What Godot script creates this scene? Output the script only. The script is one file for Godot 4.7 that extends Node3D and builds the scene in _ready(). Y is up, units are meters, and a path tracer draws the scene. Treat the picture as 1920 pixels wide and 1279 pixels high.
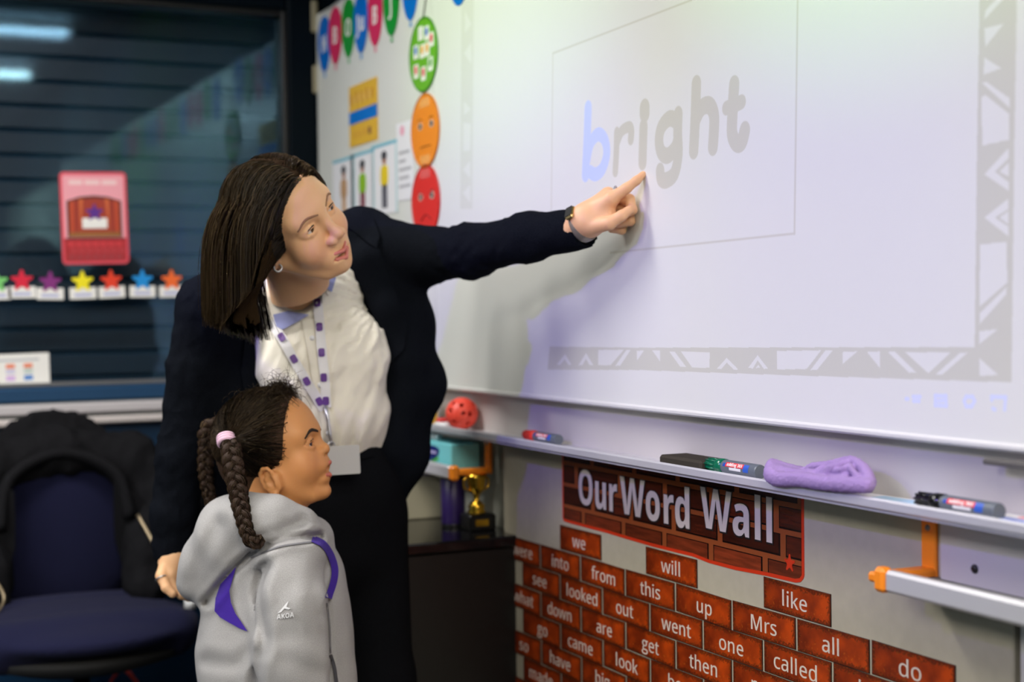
extends Node3D

func _ready() -> void:
	# ------------------------------------------------------------ camera, sky, lights, exposure
	var cam := Camera3D.new()
	cam.name = "camera"
	cam.transform = Transform3D(view, eye)
	cam.near = 0.05
	cam.far = 60.0
	make_materials()
	var lens := CameraAttributesPhysical.new()
	lens.frustum_focal_length = 52.54
	lens.frustum_focus_distance = 2.3
	lens.exposure_aperture = 2.5
	cam.attributes = lens
	cam.fov = rad_to_deg(2.0 * atan(639.5 / F_PX))
	cam.current = true
	add_child(cam)
	var env := Environment.new()
	env.background_mode = Environment.BG_COLOR
	env.background_color = Color(0.01, 0.012, 0.02)
	env.tonemap_mode = Environment.TONE_MAPPER_LINEAR
	env.tonemap_exposure = 1.22
	env.sdfgi_enabled = true
	env.ssao_enabled = true
	env.ssil_enabled = true
	var we := WorldEnvironment.new()
	we.name = "environment"
	we.environment = env
	add_child(we)
	for l in [[-0.05, -2.85, 2.7, 0.24, "over the window end of the board"], [-0.75, 0.4, 0.7, 0.24, "added over the middle of the room to even the light"], [0.5, -0.83, 0.7, 0.24, "mirrored higher in the dark window"], [0.5, 0.48, 2.2, 0.24, "mirrored lower in the dark window"], [-2.2, -2.2, 4.4, 0.6, "added wide panel near the far left corner for soft fill"], [-2.2, -0.2, 5.7, 0.6, "added wide panel along the left wall for soft fill"], [0.0, 1.9, 8.5, 0.24, "added behind the camera near the back of the room to light the faces"]]:  # wide panels, mid-room and back lamps are added, unseen, as fill
		ceiling_lamp(l[0], l[1], l[2], l[3], l[4])
	projector(Vector3(-1.25, 2.3, -1.55))

	# ------------------------------------------------------------ the place, then the things in it
	room()
	board_wall()
	word_cards()
	board_decorations()
	tray_things()
	rails()
	cabinet_corner()
	window_things()
	chair_and_coat()
	woman()
	girl()

func ceiling_lamp(x: float, z: float, power: float, w: float, which: String) -> void:
	var o := thing("ceiling_lamp", "long white fluorescent ceiling panel, " + which, "ceiling lamp", Vector3(x, 2.56, z), Basis.IDENTITY, "ceiling lamps")
	var glow := mat(Color(0.9, 0.9, 0.88), 0.5)
	glow.emission_enabled = true
	glow.emission = Color(1.0, 0.985, 0.96)
	glow.emission_energy_multiplier = 5.0
	var fr := mb()
	for s in [-1.0, 1.0]:
		box(fr, Vector3(0, -0.012, s * (w * 0.5 + 0.01)), Vector3(1.34, 0.035, 0.02), 0.004)
		box(fr, Vector3(s * 0.66, -0.012, 0), Vector3(0.02, 0.035, w), 0.004)
	put("frame", fin(fr), mat(Color(0.85, 0.85, 0.85), 0.4), o)
	put("diffuser_panel", box_mesh(Vector3(0, 0.005, 0), Vector3(1.3, 0.012, w), 0.002), glow, o)
	var l := AreaLight3D.new()
	l.name = "lamp_light"
	l.area_size = Vector2(1.3, w)
	l.light_color = Color(1.0, 0.985, 0.97) if z < 0.4 else Color(1.0, 0.955, 0.87)
	l.light_energy = power
	l.shadow_enabled = true
	l.area_range = 12.0
	l.area_attenuation = 2.0
	l.transform = Transform3D(Basis.from_euler(Vector3(-PI / 2, 0, 0)), Vector3(0, -0.02, 0))
	o.add_child(l)

func projector(at: Vector3) -> void:
	var aim := Vector3(1.3, 1.5, -2.2)
	var turn := Basis.looking_at(aim - at, Vector3.UP)
	var o := thing("projector", "white ceiling projector throwing its picture at the whiteboard", "projector", at, turn)
	put("housing", box_mesh(Vector3(0, 0.02, 0.17), Vector3(0.32, 0.11, 0.26), 0.015), mat(Color(0.85, 0.85, 0.85), 0.4), o)
	put("lens_barrel", lathe_mesh([Vector2(0.0, 0.0), Vector2(0.03, 0.0), Vector2(0.034, 0.004), Vector2(0.034, 0.05), Vector2(0.0, 0.05)], 24, Transform3D(Basis.from_euler(Vector3(PI / 2, 0, 0)), Vector3(0, 0.02, -0.01))), mat(Color(0.05, 0.05, 0.05), 0.3), o)
	put("mount_pole", tube_mesh([Vector3(0, 0.075, 0.17), turn.transposed() * Vector3(0, 0.27, 0) + Vector3(0, 0.06, 0.17)], [0.02], 12), mat(Color(0.8, 0.8, 0.8), 0.4), o)
	var glow := mat(Color.WHITE, 0.3)
	glow.emission_enabled = true
	glow.emission = Color(0.8, 0.8, 1.0)
	glow.emission_energy_multiplier = 4.0
	put("lens_lamp", lathe_mesh([Vector2(0.0, 0.0), Vector2(0.02, 0.0)], 20, Transform3D(Basis.from_euler(Vector3(-PI / 2, 0, 0)), Vector3(0, 0.02, -0.012))), glow, o)
	# an added black shade and its arms, out of view, mask the beam below and left of the board
	var inv := Transform3D(turn, at).affine_inverse()
	var shade := mb()
	box(shade, inv * Vector3(-0.95, 2.085, -1.62), Vector3(0.006, 0.13, 0.66), 0.001, turn.transposed())
	box(shade, inv * Vector3(-0.95, 2.27, -1.852), Vector3(0.006, 0.50, 0.22), 0.001, turn.transposed())
	put("added_beam_shade", fin(shade), M.black_matte, o)
	put("added_shade_arm", tube_mesh([Vector3(0.13, 0.0, 0.1), inv * Vector3(-0.95, 2.12, -1.40)], [0.006], 8), M.black_matte, o)
	put("added_shade_arm", tube_mesh([Vector3(-0.13, 0.0, 0.1), inv * Vector3(-0.95, 2.30, -1.80)], [0.006], 8), M.black_matte, o)
	# its colour wheel at work: the picture is green-yellow above and lavender below in this instant
	for c in [[Vector3(1.3, 1.22, -2.75), Color(0.36, 0.10, 1.0), 2.2, 14.5], [Vector3(1.3, 1.2, -1.7), Color(0.36, 0.10, 1.0), 1.9, 14.0], [Vector3(1.3, 2.15, -2.8), Color(0.62, 1.0, 0.02), 1.8, 16.0], [Vector3(1.3, 2.15, -1.6), Color(0.62, 1.0, 0.02), 3.2, 16.0]]:
		var l := SpotLight3D.new()
		l.name = "lens_beam"
		l.light_color = c[1]
		l.light_energy = c[2]
		l.spot_angle = c[3]
		l.spot_angle_attenuation = 0.95
		l.spot_range = 8.0
		l.spot_attenuation = 2.0
		l.light_size = 0.012
		l.shadow_enabled = true
		add_child(l)
		l.look_at_from_position(at + turn * Vector3(0, 0.02, -0.03), c[0], Vector3.UP)
# ---------------------------------------------------------------- view helpers
const F_PX := 2800.0
var eye := Vector3(0, 1.22, 0)
var view := Basis.from_euler(Vector3(deg_to_rad(-1.2), deg_to_rad(-25.4), deg_to_rad(-0.7)))
var wall_turn := Basis(Vector3(0, 0, 1), Vector3(0, 1, 0), Vector3(-1, 0, 0))   # things on the right wall: local x runs along the wall, z out of it
var M := {}
var taken := {}

func ray(px: float, py: float) -> Vector3:
	return view * Vector3((px - 960.0) / F_PX, (639.5 - py) / F_PX, -1.0)
func P(px: float, py: float, d: float) -> Vector3:          # a surveyed point: bearing and distance
	return eye + ray(px, py) * d
func on_x(px: float, py: float, x: float) -> Vector3:       # where a bearing meets a plane along the right wall
	var r := ray(px, py)
	return eye + r * (x / r.x)
func on_z(px: float, py: float, z: float) -> Vector3:       # ... and along the far wall
	var r := ray(px, py)
	return eye + r * (z / r.z)
func zy(px: float, py: float, x: float) -> Vector2:
	var p := on_x(px, py, x)
	return Vector2(p.z, p.y)
func xy(px: float, py: float, z: float) -> Vector2:
	var p := on_z(px, py, z)
	return Vector2(p.x, p.y)

# ---------------------------------------------------------------- naming
func numbered(called: String) -> String:
	var n: int = taken.get(called, 0)
	taken[called] = n + 1
	return called if n == 0 else "%s_%03d" % [called, n]
func tag(o: Node3D, label: String, category: String, group := "") -> Node3D:
	o.set_meta("label", label)
	o.set_meta("category", category)
	if group:
		o.set_meta("group", group)
	return o
func thing(called: String, label: String, category: String, at := Vector3.ZERO, turn := Basis.IDENTITY, group := "") -> Node3D:
	var o := Node3D.new()
	o.name = numbered(called)
	o.transform = Transform3D(turn, at)
	add_child(o, true)
	return tag(o, label, category, group)
func put(called: String, mesh: Mesh, mat: Material, parent: Node = null) -> MeshInstance3D:
	var o := MeshInstance3D.new()
	o.name = called if parent else numbered(called)
	o.mesh = mesh
	o.material_override = mat
	o.cast_shadow = GeometryInstance3D.SHADOW_CASTING_SETTING_ON
	(parent if parent else self).add_child(o, true)
	return o
func structure(called: String, mesh: Mesh, mat: Material) -> MeshInstance3D:
	var o := put(called, mesh, mat)
	o.set_meta("kind", "structure")
	return o

# ---------------------------------------------------------------- materials
func mat(c: Color, rough := 0.6, metal := 0.0, spec := 0.5) -> StandardMaterial3D:
	var m := StandardMaterial3D.new()
	m.albedo_color = c
	m.roughness = rough
	m.metallic = metal
	m.metallic_specular = spec
	return m
func rgb8(r: int, g: int, b: int) -> Color:
	return Color8(r, g, b)
func noise_tex(freq: float, lo: Color, hi: Color, sd := 1, size := 256, octaves := 4) -> NoiseTexture2D:
	var t := NoiseTexture2D.new()
	t.width = size
	t.height = size
	t.seamless = true
	var n := FastNoiseLite.new()
	n.seed = sd
	n.frequency = freq
	n.fractal_octaves = octaves
	t.noise = n
	var g := Gradient.new()
	g.set_color(0, lo)
	g.set_color(1, hi)
	t.color_ramp = g
	return t
func cloth(c: Color, rough := 0.9, grain := 60.0, bump := 0.06, contrast := 0.12, sheen := 0.0) -> StandardMaterial3D:
	var m := mat(Color.WHITE, rough, 0.0, 0.08 if c.v < 0.16 else 0.25)
	m.albedo_texture = noise_tex(0.12, c.darkened(contrast), c.lightened(contrast * 0.6), 3)
	m.uv1_triplanar = true
	m.uv1_scale = Vector3.ONE * grain * 0.15
	if bump > 0.0:
		m.heightmap_enabled = true
		m.heightmap_texture = noise_tex(0.25, Color.BLACK, Color.WHITE, 5)
		m.heightmap_scale = bump
	if sheen > 0.0:
		m.rim_enabled = true
		m.rim = sheen
		m.rim_tint = 0.6
	return m
func vert_mat(rough := 0.6, spec := 0.5) -> StandardMaterial3D:
	var m := mat(Color.WHITE, rough, 0.0, spec)
	m.vertex_color_use_as_albedo = true
	return m

# ---------------------------------------------------------------- meshes
func mb() -> SurfaceTool:
	var st := SurfaceTool.new()
	st.begin(Mesh.PRIMITIVE_TRIANGLES)
	return st
func fin(st: SurfaceTool) -> ArrayMesh:
	st.generate_normals()
	st.index()
	return st.commit()
func tri(st: SurfaceTool, a: Vector3, b: Vector3, c: Vector3, out: Vector3) -> void:
	st.add_vertex(a)
	if (a - c).cross(a - b).dot(out) >= 0.0:
		st.add_vertex(b)
		st.add_vertex(c)
	else:
		st.add_vertex(c)
		st.add_vertex(b)
func quad(st: SurfaceTool, a: Vector3, b: Vector3, c: Vector3, d: Vector3, out: Vector3) -> void:
	tri(st, a, b, c, out)
	tri(st, a, c, d, out)
func box(st: SurfaceTool, c: Vector3, size: Vector3, bev := 0.0, turn := Basis.IDENTITY) -> void:   # a box with chamfered edges
	st.set_smooth_group(-1)
	var e := size * 0.5
	var b := minf(bev, minf(e.x, minf(e.y, e.z)) * 0.9)
	var at := func(s: Vector3, k: int) -> Vector3:
		var p := Vector3(s.x * (e.x - b), s.y * (e.y - b), s.z * (e.z - b))
		p[k] = s[k] * e[k]
		return c + turn * p
	for k in 3:
		var u := (k + 1) % 3
		var v := (k + 2) % 3
		for s in [-1.0, 1.0]:
			var q := []
			for uv in [[-1, -1], [1, -1], [1, 1], [-1, 1]]:
				var g := Vector3.ZERO
				g[k] = s
				g[u] = uv[0]
				g[v] = uv[1]
				q.append(at.call(g, k))
			var n := Vector3.ZERO
			n[k] = s
			quad(st, q[0], q[1], q[2], q[3], turn * n)
		if b > 0.0:
			for su in [-1.0, 1.0]:
				for sv in [-1.0, 1.0]:
					var g0 := Vector3.ZERO
					g0[u] = su
					g0[v] = sv
					var g1 := g0
					g0[k] = -1
					g1[k] = 1
					var o := Vector3.ZERO
					o[u] = su
					o[v] = sv
					quad(st, at.call(g0, u), at.call(g1, u), at.call(g1, v), at.call(g0, v), turn * o)
	if b > 0.0:
		for x in [-1.0, 1.0]:
			for y in [-1.0, 1.0]:
				for z in [-1.0, 1.0]:
					var g := Vector3(x, y, z)
					tri(st, at.call(g, 0), at.call(g, 1), at.call(g, 2), turn * g)
func box_mesh(c: Vector3, size: Vector3, bev := 0.0, turn := Basis.IDENTITY) -> ArrayMesh:
	var st := mb()
	box(st, c, size, bev, turn)
	return fin(st)
func span(st: SurfaceTool, lo: Vector3, hi: Vector3, bev := 0.0) -> void:
	box(st, (lo + hi) * 0.5, (hi - lo).abs(), bev)
func span_mesh(lo: Vector3, hi: Vector3, bev := 0.0) -> ArrayMesh:
	var st := mb()
	span(st, lo, hi, bev)
	return fin(st)
# a swept tube through points; radius r(t) may differ by axis (wide along `side`, thick across it)
func tube(st: SurfaceTool, pts: Array, radii: Array, sides := 10, side := Vector3.ZERO, flat := 1.0, caps := true, closed := false) -> void:
	st.set_smooth_group(0)
	var rings := []
	var n := pts.size()
	var last := side
	for i in n:
		var p: Vector3 = pts[i]
		var a: Vector3 = pts[(i - 1 + n) % n] if closed else pts[maxi(i - 1, 0)]
		var b: Vector3 = pts[(i + 1) % n] if closed else pts[mini(i + 1, n - 1)]
		var t := (b - a).normalized()
		if last == Vector3.ZERO:
			last = t.cross(Vector3.UP if absf(t.y) < 0.9 else Vector3.RIGHT)
		var s := (last - t * last.dot(t)).normalized()
		last = side if side != Vector3.ZERO else s
		var w := t.cross(s)
		var r: float = radii[i] if radii.size() > 1 else radii[0]
		var ring := []
		for k in sides:
			var f := TAU * k / sides
			ring.append(p + s * (cos(f) * r) + w * (sin(f) * r * flat))
		rings.append(ring)
	for i in (n if closed else n - 1):
		var j := (i + 1) % n
		for k in sides:
			var k2 := (k + 1) % sides
			var m: Vector3 = (rings[i][k] + rings[j][k2]) * 0.5
			quad(st, rings[i][k], rings[i][k2], rings[j][k2], rings[j][k], m - (pts[i] + pts[j]) * 0.5)
	if caps and not closed:
		for e in [0, n - 1]:
			var o: Vector3 = pts[e] - (pts[1] if e == 0 else pts[n - 2])
			var tip: Vector3 = pts[e] + o.normalized() * float(radii[e] if radii.size() > 1 else radii[0]) * 0.25
			for k in sides:
				tri(st, tip, rings[e][k], rings[e][(k + 1) % sides], o)
func tube_mesh(pts: Array, radii: Array, sides := 10, side := Vector3.ZERO, flat := 1.0, closed := false) -> ArrayMesh:
	var st := mb()
	tube(st, pts, radii, sides, side, flat, true, closed)
	return fin(st)
# profile of (radius, height) turned round the local y axis
func lathe(st: SurfaceTool, prof: Array, sides := 24, at := Transform3D.IDENTITY, smooth := true) -> void:
	for i in prof.size() - 1:
		var a: Vector2 = prof[i]
		var b: Vector2 = prof[i + 1]
		st.set_smooth_group(i if not smooth else 0)
		var nrm := Vector2(b.y - a.y, a.x - b.x)
		for k in sides:
			var f := TAU * k / sides
			var g := TAU * (k + 1) / sides
			var p0 := at * Vector3(a.x * cos(f), a.y, a.x * sin(f))
			var p1 := at * Vector3(a.x * cos(g), a.y, a.x * sin(g))
			var p2 := at * Vector3(b.x * cos(g), b.y, b.x * sin(g))
			var p3 := at * Vector3(b.x * cos(f), b.y, b.x * sin(f))
			var m := (f + g) * 0.5
			var out := at.basis * Vector3(nrm.x * cos(m), nrm.y, nrm.x * sin(m))
			if a.x > 0.0:
				tri(st, p0, p1, p2, out)
			if b.x > 0.0:
				tri(st, p0, p2, p3, out)
func lathe_mesh(prof: Array, sides := 24, at := Transform3D.IDENTITY, smooth := true) -> ArrayMesh:
	var st := mb()
	lathe(st, prof, sides, at, smooth)
	return fin(st)
# a flat outline given thickness: outline in local (x, y), front face at z = t; uv spans the outline's box
func slab(st: SurfaceTool, outline: PackedVector2Array, t: float, at := Transform3D.IDENTITY, z0 := 0.0, bend = null) -> void:
	st.set_smooth_group(-1)
	var pts := outline
	if Geometry2D.is_polygon_clockwise(pts):
		pts = pts.duplicate()
		pts.reverse()
	var lo := pts[0]
	var hi := pts[0]
	for p in pts:
		lo = lo.min(p)
		hi = hi.max(p)
	var put3 := func(p: Vector2, z: float) -> void:
		st.set_uv(Vector2((p.x - lo.x) / (hi.x - lo.x), (hi.y - p.y) / (hi.y - lo.y)))
		var b: float = bend.call(p) if bend else 0.0
		st.add_vertex(at * Vector3(p.x, p.y, z + b))
	var idx := Geometry2D.triangulate_polygon(pts)
	for i in range(0, idx.size(), 3):
		var a := pts[idx[i]]
		var b := pts[idx[i + 1]]
		var c := pts[idx[i + 2]]
		var ccw := (b - a).cross(c - a) > 0.0
		for q in ([a, c, b] if ccw else [a, b, c]):
			put3.call(q, z0 + t)
		for q in ([a, b, c] if ccw else [a, c, b]):
			put3.call(q, z0)
	for i in pts.size():
		var a := pts[i]
		var b := pts[(i + 1) % pts.size()]
		for q in [[a, z0], [a, z0 + t], [b, z0 + t], [a, z0], [b, z0 + t], [b, z0]]:
			put3.call(q[0], q[1])
func slab_mesh(outline: PackedVector2Array, t: float, at := Transform3D.IDENTITY, z0 := 0.0, bend = null) -> ArrayMesh:
	var st := mb()
	slab(st, outline, t, at, z0, bend)
	return fin(st)
func rect(x0: float, y0: float, x1: float, y1: float, r := 0.0) -> PackedVector2Array:
	if r <= 0.0:
		return PackedVector2Array([Vector2(x0, y0), Vector2(x1, y0), Vector2(x1, y1), Vector2(x0, y1)])
	var o := PackedVector2Array()
	for c in [[x1 - r, y0 + r, -PI / 2], [x1 - r, y1 - r, 0.0], [x0 + r, y1 - r, PI / 2], [x0 + r, y0 + r, PI]]:
		for k in 6:
			var f: float = c[2] + PI / 2 * k / 5.0
			o.append(Vector2(c[0] + cos(f) * r, c[1] + sin(f) * r))
	return o
func oval(c: Vector2, rx: float, ry: float, n := 40) -> PackedVector2Array:
	var o := PackedVector2Array()
	for k in n:
		o.append(c + Vector2(cos(TAU * k / n) * rx, sin(TAU * k / n) * ry))
	return o
func star(c: Vector2, r: float, inner := 0.5, tilt := 0.0) -> PackedVector2Array:
	var o := PackedVector2Array()
	for k in 10:
		var f := PI / 2 + tilt + PI * k / 5.0
		var q := r if k % 2 == 0 else r * inner
		for e in [-0.12, 0.0, 0.12]:
			o.append(c + Vector2(cos(f + e), sin(f + e)) * q * (0.94 if e != 0.0 and k % 2 == 0 else 1.0))
	return o
# lettering
var fonts := {}
func letters(text: String, size: float, depth := 0.001, bold := false, squeeze := 1.0) -> ArrayMesh:   # size: height of a capital, about
	if not fonts.has(bold):
		var f := SystemFont.new()
		f.font_names = PackedStringArray(["Droid Sans"])
		f.font_weight = 700 if bold else 400
		fonts[bold] = f
	var t := TextMesh.new()
	t.font = fonts[bold]
	t.text = text
	t.font_size = 64
	t.pixel_size = size / 46.0
	t.depth = depth
	t.curve_step = 2.0
	var a := t.surface_get_arrays(0)
	var v: PackedVector3Array = a[Mesh.ARRAY_VERTEX]
	for i in v.size():
		v[i].x *= squeeze
	a[Mesh.ARRAY_VERTEX] = v
	var m := ArrayMesh.new()
	m.add_surface_from_arrays(Mesh.PRIMITIVE_TRIANGLES, a)
	return m
func smooth_path(pts: Array, per := 6) -> Array:            # Catmull-Rom through the points
	var o := []
	for i in pts.size() - 1:
		var a = pts[maxi(i - 1, 0)]
		var b = pts[i]
		var c = pts[i + 1]
		var d = pts[mini(i + 2, pts.size() - 1)]
		for k in per:
			o.append(b.cubic_interpolate(c, a, d, float(k) / per))
	o.append(pts[-1])
	return o
func smooth_ring(pts: Array, per := 5) -> PackedVector2Array:
	var o := PackedVector2Array()
	var n := pts.size()
	for i in n:
		var a: Vector2 = pts[(i - 1 + n) % n]
		var b: Vector2 = pts[i]
		var c: Vector2 = pts[(i + 1) % n]
		var d: Vector2 = pts[(i + 2) % n]
		for k in per:
			o.append(b.cubic_interpolate(c, a, d, float(k) / per))
	return o
# ---------------------------------------------------------------- distance fields and surface nets, for bodies and cloth
class Field:
	var o: Vector3
	var h: float
	var nx: int
	var ny: int
	var nz: int
	var d: PackedFloat32Array
	func _init(lo: Vector3, hi: Vector3, step: float) -> void:
		o = lo
		h = step
		nx = int((hi.x - lo.x) / h) + 2
		ny = int((hi.y - lo.y) / h) + 2
		nz = int((hi.z - lo.z) / h) + 2
		d.resize(nx * ny * nz)
		d.fill(0.2)
	func lo_of(p: Vector3) -> Vector3i:
		var q := ((p - o) / h).floor()
		return Vector3i(clampi(int(q.x), 0, nx - 1), clampi(int(q.y), 0, ny - 1), clampi(int(q.z), 0, nz - 1))
	# tapered capsule; `ax` is squeezed by `sq` (> 1 thinner along that axis)
	func cap(a: Vector3, b: Vector3, ra: float, rb: float, k := 0.01, ax := Vector3.ZERO, sq := 1.0) -> void:
		var m := maxf(ra, rb) + k + 3.0 * h
		var i0 := lo_of(a.min(b) - Vector3.ONE * m)
		var i1 := lo_of(a.max(b) + Vector3.ONE * m)
		var s := sq - 1.0
		var ab := b - a
		ab += ax * (ab.dot(ax) * s)
		var l2 := maxf(ab.length_squared(), 1e-9)
		var back := 1.0 / (1.0 + s * 0.5)
		for z in range(i0.z, i1.z + 1):
			for y in range(i0.y, i1.y + 1):
				var at := (z * ny + y) * nx
				var pa := o + Vector3(i0.x, y, z) * h - a
				for x in range(i0.x, i1.x + 1):
					var q := pa
					if s != 0.0:
						q += ax * (q.dot(ax) * s)
					var t := clampf(q.dot(ab) / l2, 0.0, 1.0)
					var e := ((q - ab * t).length() - ra - (rb - ra) * t) * back
					var c := d[at + x]
					var w := k - absf(c - e)
					if w > 0.0:
						d[at + x] = minf(c, e) - w * w / (4.0 * k)
					elif e < c:
						d[at + x] = e
					pa.x += h
	# ellipsoid with axes in `t`; cut = true takes it away
	func ell(c0: Vector3, r: Vector3, k := 0.01, t := Basis.IDENTITY, cut := false) -> void:
		var m := maxf(r.x, maxf(r.y, r.z)) + k + 3.0 * h
		var i0 := lo_of(c0 - Vector3.ONE * m)
		var i1 := lo_of(c0 + Vector3.ONE * m)
		var inv := t.transposed()
		var sc := Basis.from_scale(Vector3.ONE / r) * inv
		for z in range(i0.z, i1.z + 1):
			for y in range(i0.y, i1.y + 1):
				var at := (z * ny + y) * nx
				var p := o + Vector3(i0.x, y, z) * h - c0
				for x in range(i0.x, i1.x + 1):
					var q := sc * p
					var k0 := q.length()
					var k1 := maxf((q / r).length(), 1e-6)
					var e := k0 * (k0 - 1.0) / k1
					var c := d[at + x]
					if cut:
						e = -e
						var w := k - absf(c - e)
						if w > 0.0:
							d[at + x] = maxf(c, e) + w * w / (4.0 * k)
						elif e > c:
							d[at + x] = e
					else:
						var w := k - absf(c - e)
						if w > 0.0:
							d[at + x] = minf(c, e) - w * w / (4.0 * k)
						elif e < c:
							d[at + x] = e
					p.x += h
	func chain(pts: Array, radii: Array, k := 0.01, ax := Vector3.ZERO, sq := 1.0) -> void:
		for i in pts.size() - 1:
			cap(pts[i], pts[i + 1], radii[i], radii[i + 1], k, ax, sq)
	# keep only what lies on the side of a plane that `n` points away from
	func cut_plane(at: Vector3, n: Vector3, k := 0.004) -> void:
		for z in nz:
			for y in ny:
				var i := (z * ny + y) * nx
				var p := o + Vector3(0, y, z) * h - at
				for x in nx:
					var e := p.dot(n)
					var c := d[i]
					var w := k - absf(c - e)
					if w > 0.0:
						d[i] = maxf(c, e) + w * w / (4.0 * k)
					elif e > c:
						d[i] = e
					i += 1
					p.x += h
	func mesh() -> Array:                                   # [positions, normals, indices]
		var inside := PackedByteArray()
		inside.resize(d.size())
		for i in d.size():
			if d[i] < 0.0:
				inside[i] = 1
		var sy := nx
		var sz := nx * ny
		var cell := PackedInt32Array()
		cell.resize(d.size())
		cell.fill(-1)
		var v := PackedVector3Array()
		var ex := [[0, 1], [2, 3], [4, 5], [6, 7], [0, 2], [1, 3], [4, 6], [5, 7], [0, 4], [1, 5], [2, 6], [3, 7]]
		var off := [0, 1, sy, sy + 1, sz, sz + 1, sz + sy, sz + sy + 1]
		var cor := [Vector3(0, 0, 0), Vector3(1, 0, 0), Vector3(0, 1, 0), Vector3(1, 1, 0), Vector3(0, 0, 1), Vector3(1, 0, 1), Vector3(0, 1, 1), Vector3(1, 1, 1)]
		for z in nz - 1:
			for y in ny - 1:
				var i := z * sz + y * sy
				for x in nx - 1:
					var n := inside[i] + inside[i + 1] + inside[i + sy] + inside[i + sy + 1] + inside[i + sz] + inside[i + sz + 1] + inside[i + sz + sy] + inside[i + sz + sy + 1]
					if n > 0 and n < 8:
						var sum := Vector3.ZERO
						var cnt := 0
						for e in ex:
							var a: int = i + off[e[0]]
							var b: int = i + off[e[1]]
							if inside[a] != inside[b]:
								var t := d[a] / (d[a] - d[b])
								var c0: Vector3 = cor[e[0]]
								sum += c0.lerp(cor[e[1]], t)
								cnt += 1
						cell[i] = v.size()
						v.append(o + (Vector3(x, y, z) + sum / cnt) * h)
					i += 1
		var idx := PackedInt32Array()
		for z in range(1, nz - 1):
			for y in range(1, ny - 1):
				var i := z * sz + y * sy + 1
				for x in range(1, nx - 1):
					var s := inside[i]
					if inside[i + 1] != s:
						face(idx, cell[i - sy - sz], cell[i - sz], cell[i], cell[i - sy], s == 1)
					if inside[i + sy] != s:
						face(idx, cell[i - 1 - sz], cell[i - 1], cell[i], cell[i - sz], s == 1)
					if inside[i + sz] != s:
						face(idx, cell[i - 1 - sy], cell[i - sy], cell[i], cell[i - 1], s == 1)
					i += 1
		return [v, Field.normals(v, idx), idx]
	func face(idx: PackedInt32Array, a: int, b: int, c: int, e: int, flip: bool) -> void:
		if flip:
			idx.append_array(PackedInt32Array([a, c, b, a, e, c]))
		else:
			idx.append_array(PackedInt32Array([a, b, c, a, c, e]))
	static func normals(v: PackedVector3Array, idx: PackedInt32Array) -> PackedVector3Array:
		var nrm := PackedVector3Array()
		nrm.resize(v.size())
		for i in range(0, idx.size(), 3):
			var a := v[idx[i]]
			var n := (a - v[idx[i + 2]]).cross(a - v[idx[i + 1]])
			nrm[idx[i]] += n
			nrm[idx[i + 1]] += n
			nrm[idx[i + 2]] += n
		for i in nrm.size():
			nrm[i] = nrm[i].normalized()
		return nrm

# moves the surface of a field outward by how(position, normal)
func warp(f: Field, how: Variant) -> void:
	var w := f.d.duplicate()
	var sy := f.nx
	var sz := f.nx * f.ny
	for z in range(1, f.nz - 1):
		for y in range(1, f.ny - 1):
			var i := z * sz + y * sy + 1
			for x in range(1, f.nx - 1):
				var c := f.d[i]
				if c < 0.022 and c > -0.022:
					var n := Vector3(f.d[i + 1] - f.d[i - 1], f.d[i + sy] - f.d[i - sy], f.d[i + sz] - f.d[i - sz]).normalized()
					w[i] = c - float(how.call(f.o + Vector3(x, y, z) * f.h, n))
				i += 1
	f.d = w
func displaced(m: Array, how: Callable) -> Array:           # how(position, normal) -> shift along the normal
	var v: PackedVector3Array = m[0]
	var n: PackedVector3Array = m[1]
	for i in v.size():
		v[i] += n[i] * float(how.call(v[i], n[i]))
	return [v, Field.normals(v, m[2]), m[2]]
func net(m: Array, paint = null) -> ArrayMesh:
	var a := []
	a.resize(Mesh.ARRAY_MAX)
	a[Mesh.ARRAY_VERTEX] = m[0]
	a[Mesh.ARRAY_NORMAL] = m[1]
	a[Mesh.ARRAY_INDEX] = m[2]
	if paint:
		var c := PackedColorArray()
		for i in m[0].size():
			c.append(paint.call(m[0][i], m[1][i]))
		a[Mesh.ARRAY_COLOR] = c
	var r := ArrayMesh.new()
	r.add_surface_from_arrays(Mesh.PRIMITIVE_TRIANGLES, a)
	return r
# one net cut into several by pick(middle of a face, normal) -> number of the piece
func split_net(m: Array, count: int, pick: Callable) -> Array:
	var out := []
	var idx: PackedInt32Array = m[2]
	for k in count:
		out.append([PackedVector3Array(), PackedVector3Array(), PackedInt32Array(), {}])
	for i in range(0, idx.size(), 3):
		var mid: Vector3 = (m[0][idx[i]] + m[0][idx[i + 1]] + m[0][idx[i + 2]]) / 3.0
		var k: int = pick.call(mid, m[1][idx[i]])
		if k < 0:
			continue
		var q: Array = out[k]
		for j in 3:
			var s := idx[i + j]
			if not q[3].has(s):
				q[3][s] = q[0].size()
				q[0].append(m[0][s])
				q[1].append(m[1][s])
			q[2].append(q[3][s])
	return out
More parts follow.
